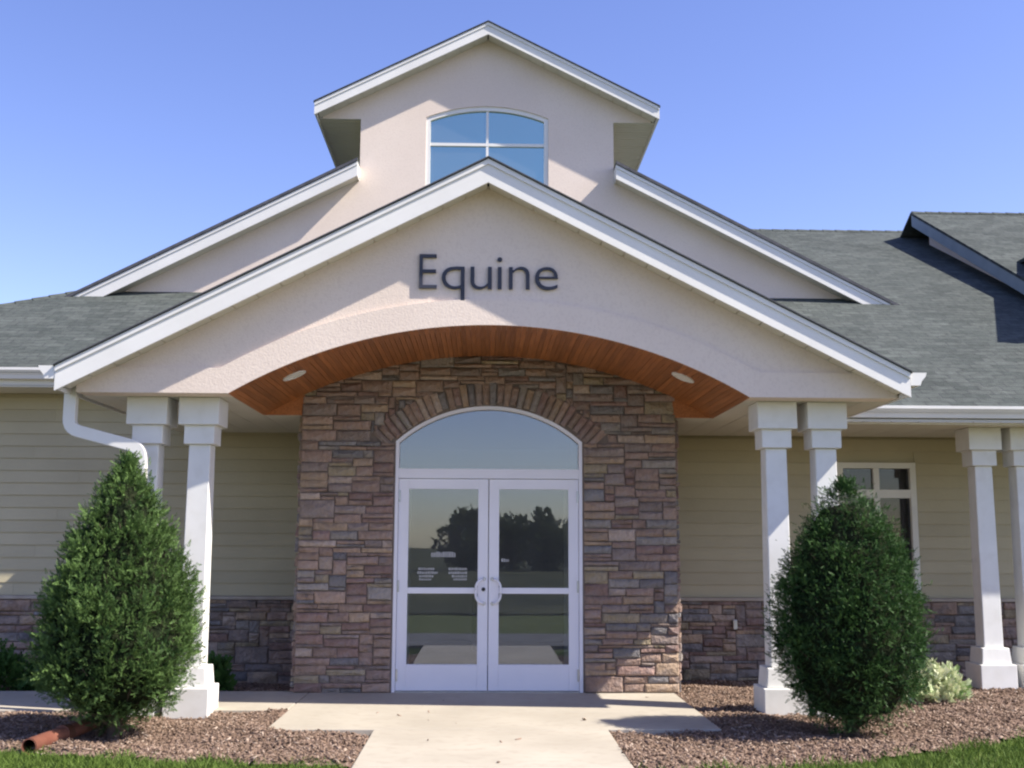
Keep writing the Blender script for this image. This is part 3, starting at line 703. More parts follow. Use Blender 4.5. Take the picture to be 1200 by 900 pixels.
# outer return faces of the entrance (side stones, seen from a step aside)
def side_stones(xs_, sgn):
    mb = MB()
    for s in ashlar(0.06, WALL_Y - 0.02, 0.0, 2.8, lambda x, z: True, 0.04, 0.05):
        t = MB(); stone_obj(0, 0, s[2], s[3], 0.05, 0.0, None, mb=t)
        vs = [(xs_ + sgn * (-v[1] + 0.03), (v[0] if sgn > 0 else -v[0]) + s[0], v[2] + s[1]) for v in t.v]
        mb.add(vs, t.f, t.mi[0])
    tag(mb.build('side_stones', SM, ew), kind='stuff')
side_stones(-1.955, -1); side_stones(1.955, 1)
# hose bib on the right wainscot
k = MB(); k.box(2.92, 2.97, WALL_Y - 0.10, WALL_Y - 0.05, 0.50, 0.62); k.build('utility_box', M['steel'], bld, bevel=0.01)

# ------------------------------------------------------------------ entrance doors
fr = MB()
YD = 0.06
arch_ring(fr, DHW, DZ, DR, 0.0, 0.035, YD - 0.045, YD + 0.10, bottom=False)
fr.box(-DHW + 0.036, DHW - 0.036, YD - 0.04, YD + 0.09, 2.165, 2.265)
dfr = fr.build('door_frame', M['alu'], bld)
f2, _r = (lambda x: dcz + math.sqrt((RD - 0.035) ** 2 - x * x)), 0
k = MB(); k.sheet(lin(-DHW + 0.036, DHW - 0.036, 24), lambda x: 2.265, lambda x: f2(x), YD + 0.015, YD + 0.021); k.build('transom_pane', M['transom_glass'], dfr)
k = MB(); k.box(-DHW + 0.03, DHW - 0.03, YD - 0.05, YD + 0.1, 0.0, 0.012); k.build('threshold', M['steel'], dfr)
def door(s_):
    x_h = s_ * (DHW - 0.038); x_m = s_ * 0.004
    a, b = sorted([x_h, x_m]); k = MB(); z0, z1 = 0.016, 2.160
    st = 0.105; L = a + st if s_ > 0 else a + st; R_ = b - st
    # stiles and rails butted
    k.box(a, a + st, YD - 0.025, YD + 0.02, z0, z1); k.box(b - st, b, YD - 0.025, YD + 0.02, z0, z1)
    k.box(a + st, b - st, YD - 0.023, YD + 0.018, z0, 0.275); k.box(a + st, b - st, YD - 0.023, YD + 0.018, 2.055, z1)
    k.box(a + st, b - st, YD - 0.020, YD + 0.015, 0.985, 1.045)
    o = k.build('entrance_door', M['alu'], bld, bevel=0.003)
    for zz0, zz1 in ((0.275, 0.985), (1.045, 2.055)):
        g = MB(); g.box(a + st, b - st, YD - 0.004, YD + 0.002, zz0, zz1); g.build('glass_pane', M['door_glass'], o)
    # pull handle: tube with two posts
    hx = x_m + s_ * 0.085
    tube([(hx - s_*0.045, YD - 0.026, 1.135), (hx, YD - 0.07, 1.125), (hx + s_*0.035, YD - 0.075, 1.08), (hx + s_*0.04, YD - 0.075, 1.01), (hx + s_*0.035, YD - 0.075, 0.94), (hx, YD - 0.07, 0.895), (hx - s_*0.045, YD - 0.026, 0.885)], 0.0125, M['alu'], 'pull_handle', o)
    for zz in (1.135, 0.885):
        q = MB(); disc(q, hx - s_*0.045, YD - 0.026, zz, 0.02, 0.012); q.build('handle_mount', M['steel'], o)
    if s_ < 0:
        q = MB(); disc(q, x_m - 0.045, YD - 0.026, 1.03, 0.02, 0.014); q.build('lock', M['dark'], o)
    for zz in (0.17, 1.06, 1.98):
        q = MB(); q.box(*sorted([x_h - s_ * 0.001, x_h - s_ * 0.02]), YD - 0.04, YD - 0.0255, zz - 0.06, zz + 0.06); q.build('hinge', M['steel'], o)
    return o
def disc(mb, x, y, z, r, t, n=14):
    c = [(x + r * math.cos(2*math.pi*i/n), y, z + r * math.sin(2*math.pi*i/n)) for i in range(n)]
    d = [(p[0], y - t, p[2]) for p in c]
    mb.add(c + d, [(i, n+i, n+(i+1) % n, (i+1) % n) for i in range(n)] + [tuple(range(n, 2*n))])
def smooth_path(pts, rad=0.05, n=5):
    P = [Vector(p) for p in pts]; out = [P[0]]
    for i in range(1, len(P) - 1):
        a = (P[i-1] - P[i]); b = (P[i+1] - P[i]); r = min(rad, a.length * .45, b.length * .45)
        p0 = P[i] + a.normalized() * r; p1 = P[i] + b.normalized() * r
        for t in range(n + 1):
            t /= n; out.append(p0 * (1-t)**2 + P[i] * 2*t*(1-t) + p1 * t*t)
    out.append(P[-1]); return out
def tube(pts, r, mat, name, parent=None, n=10, rad=0.03, prof=None, cap=True, hint=Vector((0, 0, 1))):
    P = smooth_path(pts, rad); mb = MB(); rings = []
    prof = prof or [(r * math.cos(2*math.pi*i/n), r * math.sin(2*math.pi*i/n)) for i in range(n)]
    n = len(prof); vs = []
    for i, p in enumerate(P):
        d = (P[min(i+1, len(P)-1)] - P[max(i-1, 0)]).normalized()
        u = hint.cross(d)
        if u.length < 0.05: u = Vector((1, 0, 0)).cross(d)
        u.normalize(); v = d.cross(u)
        vs += [p + u * a + v * b for a, b in prof]
    fs = [(i*n+j, i*n+(j+1) % n, (i+1)*n+(j+1) % n, (i+1)*n+j) for i in range(len(P)-1) for j in range(n)]
    if cap: fs += [tuple(reversed(range(n))), tuple(range((len(P)-1)*n, len(P)*n))]
    mb.add(vs, fs); return mb.build(name, mat, parent, smooth=(len(prof) > 8))
dl = door(-1); dr = door(1)
# vinyl lettering blocks on the glass (too small to read in the picture: short dashes)
def dashes(rows, parent):
    k = MB()
    for (x0, x1, zt_, h, nseg) in rows:
        x = x0; 
        while x < x1 - 0.004:
            wd = rnd.uniform(0.010, 0.022); e = min(x + wd, x1)
            k.box(x, e, YD - 0.0065, YD - 0.0045, zt_ - h, zt_ - h * rnd.choice([0, 0, 0.18])); x = e + 0.006
    return tag(k.build('door_lettering', M['vinyl'], parent), kind='stuff')
xw = lambda px: (px - 572.5) / 116.5 * 1.005
zw = lambda py: 0.02 + (810 - py) / 116.2
dashes([(xw(504), xw(533), zw(648.5), 0.055, 5)], dl)
dashes([(xw(489), xw(508), zw(667.5), 0.024, 5), (xw(488), xw(512), zw(671.8), 0.026, 5), (xw(490), xw(508), zw(676), 0.024, 5), (xw(490), xw(505), zw(680), 0.02, 5),
        (xw(525), xw(547), zw(667.5), 0.024, 5), (xw(525), xw(547), zw(671.8), 0.026, 5), (xw(529), xw(547), zw(676), 0.024, 5), (xw(531), xw(547), zw(680), 0.02, 5)], dl)
dashes([(xw(588), xw(597), zw(656.5), 0.032, 3)], dr)
# vestibule behind the glass
k = MB(); k.box(-1.8, 1.8, 0.31, 6.0, -0.05, 0.0); k.build('vestibule_floor', M['inner_floor'], bld)
k = MB(); k.box(-1.79, -1.74, 0.31, 2.6, 0, 3.0); k.box(1.74, 1.79, 0.31, 2.6, 0, 3.0)
k.box(-3.5, -1.795, 6.0, 6.1, 0, 3.0); k.box(1.795, 3.5, 6.0, 6.1, 0, 3.0); k.box(-3.5, 3.5, 6.1, 6.2, 0, 3.0); k.box(-1.8, 1.8, 0.31, 6.1, 3.0, 3.05)
k.build('vestibule_wall', M['inner_wall'], bld)
k = MB()
for a, b in ((-1.05, -0.97), (-0.04, 0.04), (0.97, 1.05)): k.box(a, b, 2.6, 2.68, 0, 2.25)
k.box(-1.05, 1.05, 2.605, 2.675, 2.251, 2.35); k.build('inner_door_frame', M['trim'], bld)
k = MB(); k.box(-0.2, 0.02, 4.6, 5.0, 0.0, 0.75); k.build('navy_block', M['navy'], bld)  # unidentified dark blue shape indoors, modelled as a plain block

# ------------------------------------------------------------------ right window
wf = MB(); yw0, yw1 = WALL_Y - 0.03, WALL_Y + 0.10
W = 0.035
wf.box(WX0 - 0.035, WX0 + W, yw0, yw1, WZ0 - 0.035, WZ1 + 0.035); wf.box(WX1 - W, WX1 + 0.035, yw0, yw1, WZ0 - 0.035, WZ1 + 0.035)
wf.box(WX0 + W, WX1 - W, yw0 + 0.002, yw1, WZ1 - W, WZ1 + 0.033); wf.box(WX0 + W, WX1 - W, yw0 + 0.002, yw1, WZ0 - 0.033, WZ0 + W)
wfr = wf.build('side_window', rough_mat('tan_window_frame', (0.68, 0.66, 0.58), (0.74, 0.72, 0.64), 3, 0.5, 0.05), bld)
xm = (WX0 + WX1) / 2
k = MB(); k.box(WX0 + W, WX1 - W, yw0 + 0.01, yw1 - 0.01, 2.07, 2.17); k.box(xm - 0.035, xm + 0.035, yw0 + 0.012, yw1 - 0.012, 2.171, WZ1 - W - 0.001); k.box(xm - 0.035, xm + 0.035, yw0 + 0.012, yw1 - 0.012, WZ0 + W + .001, 2.069)
k.build('mullion', wfr.data.materials[0], wfr)
for a, b in ((WX0 + W, xm - 0.035), (xm + 0.035, WX1 - W)):
    for c, d in ((WZ0 + W, 2.07), (2.17, WZ1 - W)):
        k = MB(); k.box(a, b, WALL_Y + 0.03, WALL_Y + 0.035, c, d); k.build('pane', M['win_glass'], wfr)
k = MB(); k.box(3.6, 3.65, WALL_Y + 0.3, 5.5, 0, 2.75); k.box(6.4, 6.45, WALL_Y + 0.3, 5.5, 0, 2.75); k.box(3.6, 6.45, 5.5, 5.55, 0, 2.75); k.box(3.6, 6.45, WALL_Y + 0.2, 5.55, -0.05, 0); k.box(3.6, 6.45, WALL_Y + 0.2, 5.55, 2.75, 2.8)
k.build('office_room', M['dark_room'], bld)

# ------------------------------------------------------------------ columns
def column(x, y, zb=0.0):
    root = empty('porch_column', (x, y, zb)); put(root, bld)
    H = SOF - 0.003
    def part(name, hw, z0, z1, tw=None, bev=0.006):
        k = MB(); t = tw or hw
        k.hexa([(x-hw, y-hw, z0), (x+hw, y-hw, z0), (x+hw, y+hw, z0), (x-hw, y+hw, z0), (x-t, y-t, z1), (x+t, y-t, z1), (x+t, y+t, z1), (x-t, y+t, z1)])
        return k, name, bev
    k, n_, b_ = part('shaft', 0.108, 0.39, 2.385, 0.098); k.build(n_, M['column'], root, bevel=0.008)
    k, n_, b_ = part('capital', 0.138, 2.386, 2.56); 
    k.box(x-0.184, x+0.184, y-0.184, y+0.184, 2.561, H); k.box(x-0.145, x+0.145, y-0.145, y+0.145, 2.548, 2.5605)
    k.build(n_, M['column'], root, bevel=0.006)
    k = MB(); k.box(x-0.2, x+0.2, y-0.2, y+0.2, -0.05 + zb, 0.215); k.hexa([(x-0.165, y-0.165, 0.2155), (x+0.165, y-0.165, 0.2155), (x+0.165, y+0.165, 0.2155), (x-0.165, y+0.165, 0.2155),
            (x-0.15, y-0.15, 0.3895), (x+0.15, y-0.15, 0.3895), (x+0.15, y+0.15, 0.3895), (x-0.15, y+0.15, 0.3895)])
    k.build('base', M['column'], root, bevel=0.008)
    return root
for x in (-3.145, -2.672, 2.668, 3.136): column(x, -1.2)
for x in (5.56, 6.03): column(x, 0.87)

# ------------------------------------------------------------------ downspout
rect = [(-0.05, -0.034), (0.05, -0.034), (0.05, 0.034), (-0.05, 0.034)]
def sweep_rect(pts, w2, d2, name, mat, parent):
    """rectangular pipe swept in the x-z plane at constant y; w2 across in-plane, d2 along y"""
    P = smooth_path(pts, 0.09, 5); vs = []
    for i, p in enumerate(P):
        d = (P[min(i+1, len(P)-1)] - P[max(i-1, 0)]).normalized(); u = Vector((0, 1, 0)).cross(d).normalized(); v = Vector((0, 1, 0))
        for a, b in ((-1, -1), (1, -1), (1, 1), (-1, 1)): vs.append(p + u * a * w2 + v * b * d2)
    fs = [(i*4+j, i*4+(j+1) % 4, (i+1)*4+(j+1) % 4, (i+1)*4+j) for i in range(len(P)-1) for j in range(4)] + [(3, 2, 1, 0), tuple(range((len(P)-1)*4, len(P)*4))]
    mb = MB(); mb.add(vs, fs); return mb.build(name, mat, parent, bevel=0.008)
ds = sweep_rect([(-3.80, -1.48, 2.93), (-3.80, -1.48, 2.50), (-3.145, -1.48, 2.33), (-3.145, -1.48, 0.12)], 0.055, 0.04, 'downspout', M['trim'], bld)
k = MB(); k.box(-3.215, -3.075, -1.526, -1.44, 1.5, 1.53); k.build('strap', M['trim'], ds)

# ------------------------------------------------------------------ sign: letters
sign = tag(empty('wall_sign', (-0.03, YG + 0.028, 3.79)), 'dark metal lettering reading Equine on the stucco gable above the arch', 'sign')
def glyph(ch, x0, x1, zbase, height_ref, zlow=None):
    cu = bpy.data.curves.new('letter', 'FONT'); cu.body = ch; cu.extrude = 0.016; cu.offset = -0.012; cu.size = 1.0; cu.resolution_u = 6
    tmp = bpy.data.objects.new('tmp', cu); col.objects.link(tmp)
    dg = bpy.context.evaluated_depsgraph_get(); me = bpy.data.meshes.new_from_object(tmp.evaluated_get(dg))
    bpy.data.objects.remove(tmp); bpy.data.curves.remove(cu)
    xs_ = [v.co.x for v in me.vertices]; ys_ = [v.co.y for v in me.vertices]
    a, b = min(xs_), max(xs_); s_ = (x1 - x0) / (b - a)
    me2 = me
    for v in me2.vertices:
        x, y, z_ = v.co; v.co = (x0 + (x - a) * s_, YG + 0.028 - 0.017 + z_ * -0.7, zbase + y * height_ref)
    me2.materials.clear(); me2.materials.append(M['letter']); me2.name = 'letter'
    o = bpy.data.objects.new('letter', me2); col.objects.link(o); put(o, sign)
    o['label'] = 'letter ' + ch
px2x = lambda p: -0.662 + (p - 490.6) / 128.6
LETTERS = [('E', 490.8, 511.5), ('q', 517.2, 544.2), ('u', 551.0, 576.2), ('i', 582.6, 588.4), ('n', 596.3, 620.8), ('e', 627.0, 654.2)]
# cap height 0.33 m
cu = bpy.data.curves.new('ref', 'FONT'); cu.body = 'E'; cu.offset = -0.012; t_ = bpy.data.objects.new('ref', cu); col.objects.link(t_)
mref = bpy.data.meshes.new_from_object(t_.evaluated_get(bpy.context.evaluated_depsgraph_get())); caph = max(v.co.y for v in mref.vertices)
bpy.data.objects.remove(t_); bpy.data.curves.remove(cu); bpy.data.meshes.remove(mref)
for ch, a, b in LETTERS: glyph(ch, px2x(a), px2x(b), 3.79, 0.325 / caph)

# ------------------------------------------------------------------ ground
def flat(name, pts, z, mat, label=None, kind='structure', sub=None):
    mb = MB(); mb.add([(x, y, z) for x, y in pts], [tuple(range(len(pts)))]); o = mb.build(name, mat)
    return tag(o, kind=kind)
flat('ground', [(-900, -900), (900, -900), (900, 900), (-900, 900)], -0.40, M['far_ground'])
flat('field', [(-900, -900), (900, -900), (900, -14.5), (-900, -14.5)], -0.075, M['field'])
flat('lawn', [(-60, -20), (60, -20), (60, 40), (-60, 40)], -0.30, M['lawn'])
def hnoise(x, y):
    return 0.018 * math.sin(x * 3.1 + 1.3 * math.sin(y * 2.3)) + 0.012 * math.sin(y * 5.7 + x * 2.1) + 0.008 * math.sin(x * 11 + y * 7)
Lcurve = [(-12, -2.6), (-6, -2.85), (-4.2, -3.0), (-3.5, -3.1), (-2.2, -3.43), (-1.0, -3.66), (1.2, -3.76), (2.0, -3.62), (2.7, -3.38), (3.5, -2.95), (4.3, -2.40), (5.2, -1.72), (6.2, -0.95), (8, -0.1), (12, 0.4)]
def bed_front(x):
    for (a, b), (c, d) in zip(Lcurve, Lcurve[1:]):
        if a <= x <= c: return b + (d - b) * (x - a) / (c - a)
    return -2.6
def ground_z(x, y):
    """height of the soil round the building; slabs sit at 0"""
    z = -0.035
    if y > 0.2: z -= min((y - 0.2) * 0.06, 0.11)
    if y < bed_front(x): z -= 0.02
    if y < -6: z -= min((-6 - y) * 0.01, 0.06)
    return z
# lawn strip in front (front garden) as a proper height grid, mulch beds likewise
def grid(name, x0, x1, y0, y1, st, keep, mat, zf, kind='structure'):
    nx = int((x1 - x0) / st); ny = int((y1 - y0) / st); idx = {}; mb = MB(); vs = []; fs = []
    def vid(i, j):
        if (i, j) not in idx:
            x, y = x0 + i * st, y0 + j * st; idx[(i, j)] = len(vs); vs.append((x, y, zf(x, y)))
        return idx[(i, j)]
    for i in range(nx):
        for j in range(ny):
            if keep(x0 + (i + .5) * st, y0 + (j + .5) * st): fs.append((vid(i, j), vid(i+1, j), vid(i+1, j+1), vid(i, j+1)))
    mb.add(vs, fs); o = mb.build(name, mat, smooth=True); return tag(o, kind=kind)
grid('front_lawn', -40, 40, -20, 1.0, 0.25, lambda x, y: y < bed_front(x) + 0.25 and not (-7.55 < y < -5.3 and abs(x) < 23), M['lawn'], lambda x, y: ground_z(x, min(y, bed_front(x) - 0.01)) + 0.2 * hnoise(x, y))
in_slab = lambda x, y: (-1.8 < x < 1.9 and -2.3 < y < 0.1) or (-0.93 < x < 0.97 and y < -2.2) or (x < -1.7 and -1.19 < y < 0.12)
bed_z = lambda x, y: ground_z(x, y) + hnoise(x, y) * (0.25 if in_slab(x, y) else 1.0) - (0.03 if in_slab(x, y) else 0)
grid('mulch_bed', -9, 10, -3.9, 2.0, 0.06, lambda x, y: y > bed_front(x) - 0.03, M['mulch_base'], lambda x, y: bed_z(x, y) + 0.012)

def slab(name, x0, x1, y0, y1, parent):
    k = MB(); k.box(x0, x1, y0, y1, -0.16, 0.0); return k.build(name, M['concrete'], parent, bevel=0.008)
wk = tag(empty('walkway', (0.02, -2.25, 0)), kind='structure')
y = -2.262
while y > -3.8:
    slab('concrete_panel', -0.93, 0.97, y - 1.5, y, wk); y -= 1.508
dv = tag(empty('driveway', (0, -6.4, 0)), kind='structure')
for i in range(-8, 8):
    k = MB(); k.box(i * 3.0, i * 3.0 + 2.99, -7.6, -5.29, -0.16, 0.0); k.build('paving_panel', M['asphalt'], dv, bevel=0.008)
es = tag(empty('entry_slab', (0.05, -1.2, 0)), kind='structure')
slab('concrete_panel', -1.80, 1.90, -2.25, 0.02, es)
sp_ = tag(empty('side_path', (-4, -0.6, 0)), kind='structure')
x = -1.808
while x > -9:
    slab('concrete_panel', x - 1.8, x, -1.19, 0.12, sp_); x -= 1.808

# ------------------------------------------------------------------ mulch chips
def mesh_np(name, V, F, tone, mat, parent=None):
    me = bpy.data.meshes.new(name)
    nf = len(F); k = F.shape[1]
    me.vertices.add(len(V)); me.vertices.foreach_set('co', V.astype(np.float32).ravel())
    me.loops.add(nf * k); me.loops.foreach_set('vertex_index', F.astype(np.int32).ravel())
    me.polygons.add(nf); me.polygons.foreach_set('loop_start', np.arange(0, nf * k, k, dtype=np.int32))
    me.polygons.foreach_set('loop_total', np.full(nf, k, dtype=np.int32))
    at = me.attributes.new('tone', 'FLOAT', 'FACE'); at.data.foreach_set('value', tone.astype(np.float32))
    me.materials.append(mat); me.update(calc_edges=True); me.validate()
    o = bpy.data.objects.new(name, me); col.objects.link(o)
    if parent: put(o, parent)
    return o
def rot_frames(n, tilt):
    """random frames: mostly flat with some tilt"""
    a = nrs.uniform(0, 2 * np.pi, n); t = nrs.normal(0, tilt, n); r = nrs.normal(0, tilt, n)
    u = np.stack([np.cos(a) * np.cos(t), np.sin(a) * np.cos(t), np.sin(t)], 1)
    s = np.stack([-np.sin(a) * np.cos(r), np.cos(a) * np.cos(r), np.sin(r)], 1)
    w_ = np.cross(u, s); w_ /= np.linalg.norm(w_, axis=1)[:, None]; s = np.cross(w_, u)
    return u, s, w_
pts = []
dens = 480
while len(pts) < 70000:
    x = rnd.uniform(-6.2, 7.6); y = rnd.uniform(-3.8, 1.75)
    if x < -1.8 and y > 0.12 and rnd.random() < 0.7: continue
    if y < bed_front(x) + rnd.uniform(-0.06, 0.03): continue
    if in_slab(x, y) and not (rnd.random() < 0.0006): continue
    pts.append((x, y, (0.004 if in_slab(x, y) else bed_z(x, y) + rnd.uniform(0.008, 0.03))))
P = np.array(pts); n = len(P); u, s, w_ = rot_frames(n, 0.45)
L = nrs.uniform(0.007, 0.022, n) * (1 + 0.6 * (nrs.rand(n) < 0.08)); Wd = L * nrs.uniform(0.15, 0.4, n); T = nrs.uniform(0.0015, 0.004, n)
C8 = np.array([(-1,-1,-1),(1,-1,-1),(1,1,-1),(-1,1,-1),(-1,-1,1),(1,-1,1),(1,1,1),(-1,1,1)], float)
V = P[:, None, :] + C8[None, :, 0:1] * (u * L[:, None])[:, None, :] + C8[None, :, 1:2] * (s * Wd[:, None])[:, None, :] + C8[None, :, 2:3] * (w_ * T[:, None])[:, None, :]
F6 = np.array([(4,5,6,7),(0,1,5,4),(1,2,6,5),(2,3,7,6),(3,0,4,7)])
F = (F6[None] + (np.arange(n) * 8)[:, None, None]).reshape(-1, 4)
tone = np.repeat(np.clip(nrs.beta(1.6, 2.2, n), 0, 1), 5)
mc = mesh_np('mulch', V.reshape(-1, 3), F, tone, M['chip']); tag(mc, 'brown wood chip mulch covering the beds on both sides of the walk', 'mulch', kind='stuff')

# ------------------------------------------------------------------ grass blades near the camera
def grass(n, region, name):
    pts = []
    while len(pts) < n:
        x, y = region()
        if y > bed_front(x) + 0.05 * math.sin(x * 9) + rnd.gauss(0, 0.03) or (-0.95 < x < 0.99): continue
        pts.append((x, y, ground_z(x, y) - 0.01))
    P = np.array(pts); n = len(P)
    a = nrs.uniform(0, 2*np.pi, n); h = nrs.uniform(0.035, 0.085, n); wd = nrs.uniform(0.003, 0.006, n)
    side = np.stack([np.cos(a), np.sin(a), np.zeros(n)], 1); lean = np.stack([nrs.normal(0, .35, n), nrs.normal(0, .35, n), np.ones(n)], 1)
    lean2 = lean + np.stack([nrs.normal(0, .4, n), nrs.normal(0, .4, n), np.zeros(n)], 1)
    v0 = P - side * wd[:, None]; v1 = P + side * wd[:, None]; mid = P + lean * (h * .55)[:, None]
    tip = mid + lean2 * (h * .45)[:, None]
    V = np.stack([v0, v1, mid + side * (wd * .8)[:, None], mid - side * (wd * .8)[:, None], tip], 1).reshape(-1, 3)
    b = (np.arange(n) * 5)[:, None]
    F = np.concatenate([b + np.array([[0, 1, 2]]), b + np.array([[0, 2, 3]]), b + np.array([[3, 2, 4]])], 0)
    t = np.clip(nrs.normal(0.45, 0.22, n), 0, 1); o = mesh_np(name, V, F, np.tile(t, 3), M['grass']); return o
def reg():
    if rnd.random() < 0.5: return rnd.uniform(-5.5, -0.9), rnd.uniform(-4.8, -2.8)
    return rnd.uniform(0.95, 6.5), rnd.uniform(-4.6, -0.6)
tag(grass(90000, reg, 'grass'), 'green mown grass along the front edge of the mulch beds', 'grass', kind='stuff')

# ------------------------------------------------------------------ foliage
def spray_mesh(centers, normals, size, nleaf, up_bias, tone_mu, tone_sd, name, mat, parent, leaf_l=0.3, leaf_w=0.11, brown=0.0, clump_tone=None, droop=0.0):
    """fan-shaped leaf sprays: each spray has a stem direction and leaflets on both sides"""
    n = len(centers); d = normals * 0.7 + np.array([0, 0, up_bias]) + nrs.normal(0, 0.45, (n, 3)); d /= np.linalg.norm(d, axis=1)[:, None]
    s = np.cross(d, nrs.normal(0, 1, (n, 3))); s /= np.linalg.norm(s, axis=1)[:, None]; w_ = np.cross(d, s)
    sz = size * nrs.uniform(0.65, 1.3, n)
    Vs = []; tones = []
    base_t = np.clip(nrs.normal(tone_mu, tone_sd, n) + (clump_tone if clump_tone is not None else 0), 0, 1)
    for j in range(nleaf):
        f = (j // 2 + 0.6) / (nleaf / 2 + 0.3); sg = 1 if j % 2 else -1
        pos = centers + d * (sz * f)[:, None]
        ld = d * 0.75 + s * sg * (0.75 * (1.15 - f)) + w_ * nrs.normal(0, 0.22, (n, 1)); ld /= np.linalg.norm(ld, axis=1)[:, None]
        lw_ = np.cross(ld, w_ + nrs.normal(0, 0.3, (n, 3))); lw_ /= np.linalg.norm(lw_, axis=1)[:, None]
        ll = (sz * leaf_l * (1.25 - 0.5 * f))[:, None]; lw2 = (sz * leaf_w * 0.5)[:, None]
        a = pos; b = pos + ld * ll * 0.5 + lw_ * lw2; c = pos + ld * ll; e = pos + ld * ll * 0.5 - lw_ * lw2
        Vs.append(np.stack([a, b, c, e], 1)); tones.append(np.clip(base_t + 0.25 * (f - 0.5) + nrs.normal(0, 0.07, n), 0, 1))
    V = np.concatenate(Vs, 0).reshape(-1, 3); nf = n * nleaf
    F = np.arange(nf * 4).reshape(-1, 4); return mesh_np(name, V, F, np.concatenate(tones), mat, parent)
def lathe_shrub(name, x, y, prof, label, group, mat, n_clump, n_spray, seed, lump=0.07, size=0.085, up=0.55, tone=0.45):
    global nrs
    nrs = np.random.RandomState(seed)
    root = tag(empty(name, (x, y, 0)), label, 'shrub', group)
    zs = np.array([p[0] for p in prof]); rs = np.array([p[1] for p in prof])
    z0, z1 = zs[0], zs[-1]
    # clump centres, area weighted
    cand_z = nrs.uniform(z0, z1, n_clump * 12); r = np.interp(cand_z, zs, rs)
    keep = nrs.rand(len(cand_z)) < np.maximum(r / rs.max(), 0.35); cz = cand_z[keep][:n_clump]; a = nrs.uniform(0, 2*np.pi, len(cz)); r = np.interp(cz, zs, rs)
    dr = np.interp(cz + 0.05, zs, rs) - np.interp(cz - 0.05, zs, rs)
    nz = -dr / 0.1; nrm = np.stack([np.cos(a), np.sin(a), nz], 1); nrm /= np.linalg.norm(nrm, axis=1)[:, None]
    rr = r * nrs.uniform(0.86, 1.0, len(cz)) + lump * 0.5 * np.sin(a * 3 + cz * 6) * (r / rs.max()) - 0.065
    rr = np.maximum(rr, 0.01)
    cc = np.stack([x + rr * np.cos(a), y + rr * np.sin(a), cz], 1)
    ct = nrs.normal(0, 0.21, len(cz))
    rep = np.repeat(np.arange(len(cz)), n_spray)
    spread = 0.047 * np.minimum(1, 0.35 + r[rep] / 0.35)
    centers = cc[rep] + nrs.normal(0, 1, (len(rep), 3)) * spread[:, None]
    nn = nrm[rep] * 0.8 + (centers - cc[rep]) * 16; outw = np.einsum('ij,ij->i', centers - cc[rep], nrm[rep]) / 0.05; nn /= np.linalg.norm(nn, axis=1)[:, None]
    spray_mesh(centers, nn, size, 12, up, tone, 0.1, 'crown', mat, root, clump_tone=ct[rep] + 0.17 * outw)  # outer sprays lighter: sunlit tips and new growth put into the tone
    # inner twigs and trunk
    mb = MB(); nb = 90
    for i in range(nb):
        zz = rnd.uniform(z0 + 0.02, z1 - 0.15); aa = rnd.uniform(0, 2*math.pi); R_ = float(np.interp(zz, zs, rs)) * 0.85
        p0 = Vector((x + rnd.uniform(-.02, .02), y + rnd.uniform(-.02, .02), max(0.02, zz - R_ * 0.7))); p1 = Vector((x + R_ * math.cos(aa), y + R_ * math.sin(aa), zz + 0.05))
        d = (p1 - p0).normalized(); u_ = d.cross(Vector((0, 0, 1))).normalized(); v_ = d.cross(u_); r0, r1 = 0.012, 0.003
        q = [p0 + u_*r0, p0 + v_*r0, p0 - (u_+v_)*r0*.7, p1 + u_*r1, p1 + v_*r1, p1 - (u_+v_)*r1*.7]
        mb.add(q, [(0, 1, 4, 3), (1, 2, 5, 4), (2, 0, 3, 5)])
    seg = 10
    for i in range(8):
        za, zb = -0.06 + (z1 - 0.3) * i / 8, -0.06 + (z1 - 0.3) * (i + 1) / 8; ra, rb = 0.05 * (1 - i / 9), 0.05 * (1 - (i + 1) / 9)
        o_ = [(x + 0.01*math.sin(i*2.1) + ra * math.cos(2*math.pi*t/seg), y + ra * math.sin(2*math.pi*t/seg), za) for t in range(seg)] + [(x + 0.01*math.sin((i+1)*2.1) + rb * math.cos(2*math.pi*t/seg), y + rb * math.sin(2*math.pi*t/seg), zb) for t in range(seg)]
        mb.add(o_, [(t, (t+1) % seg, seg + (t+1) % seg, seg + t) for t in range(seg)])
    mb.build('trunk', M['bark'], root)
    # added dark core that blocks see-through, inner shade put into its colour
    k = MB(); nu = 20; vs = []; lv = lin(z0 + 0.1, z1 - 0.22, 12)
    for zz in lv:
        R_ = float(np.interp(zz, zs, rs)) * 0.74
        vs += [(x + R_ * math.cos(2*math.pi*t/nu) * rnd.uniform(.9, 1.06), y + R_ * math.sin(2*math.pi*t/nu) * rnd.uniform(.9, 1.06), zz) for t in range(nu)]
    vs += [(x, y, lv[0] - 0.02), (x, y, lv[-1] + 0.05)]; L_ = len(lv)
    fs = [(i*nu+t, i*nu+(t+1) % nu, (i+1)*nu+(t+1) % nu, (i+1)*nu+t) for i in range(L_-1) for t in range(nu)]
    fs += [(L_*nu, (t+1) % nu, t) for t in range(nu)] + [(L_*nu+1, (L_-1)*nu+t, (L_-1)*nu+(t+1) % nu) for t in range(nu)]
    k.add(vs, fs); k.build('dark_core', M['core_shade'], root)
    return root
M['core_shade'] = rough_mat('dark_core', (0.010, 0.016, 0.008), (0.024, 0.028, 0.014), 14, 0.95, 1.0, 22, 0.06, 0.05)
profL = [(0.08, 0.14), (0.16, 0.28), (0.30, 0.49), (0.51, 0.63), (0.78, 0.655), (1.05, 0.59), (1.40, 0.46), (1.72, 0.31), (1.92, 0.19), (2.06, 0.10), (2.14, 0.04)]
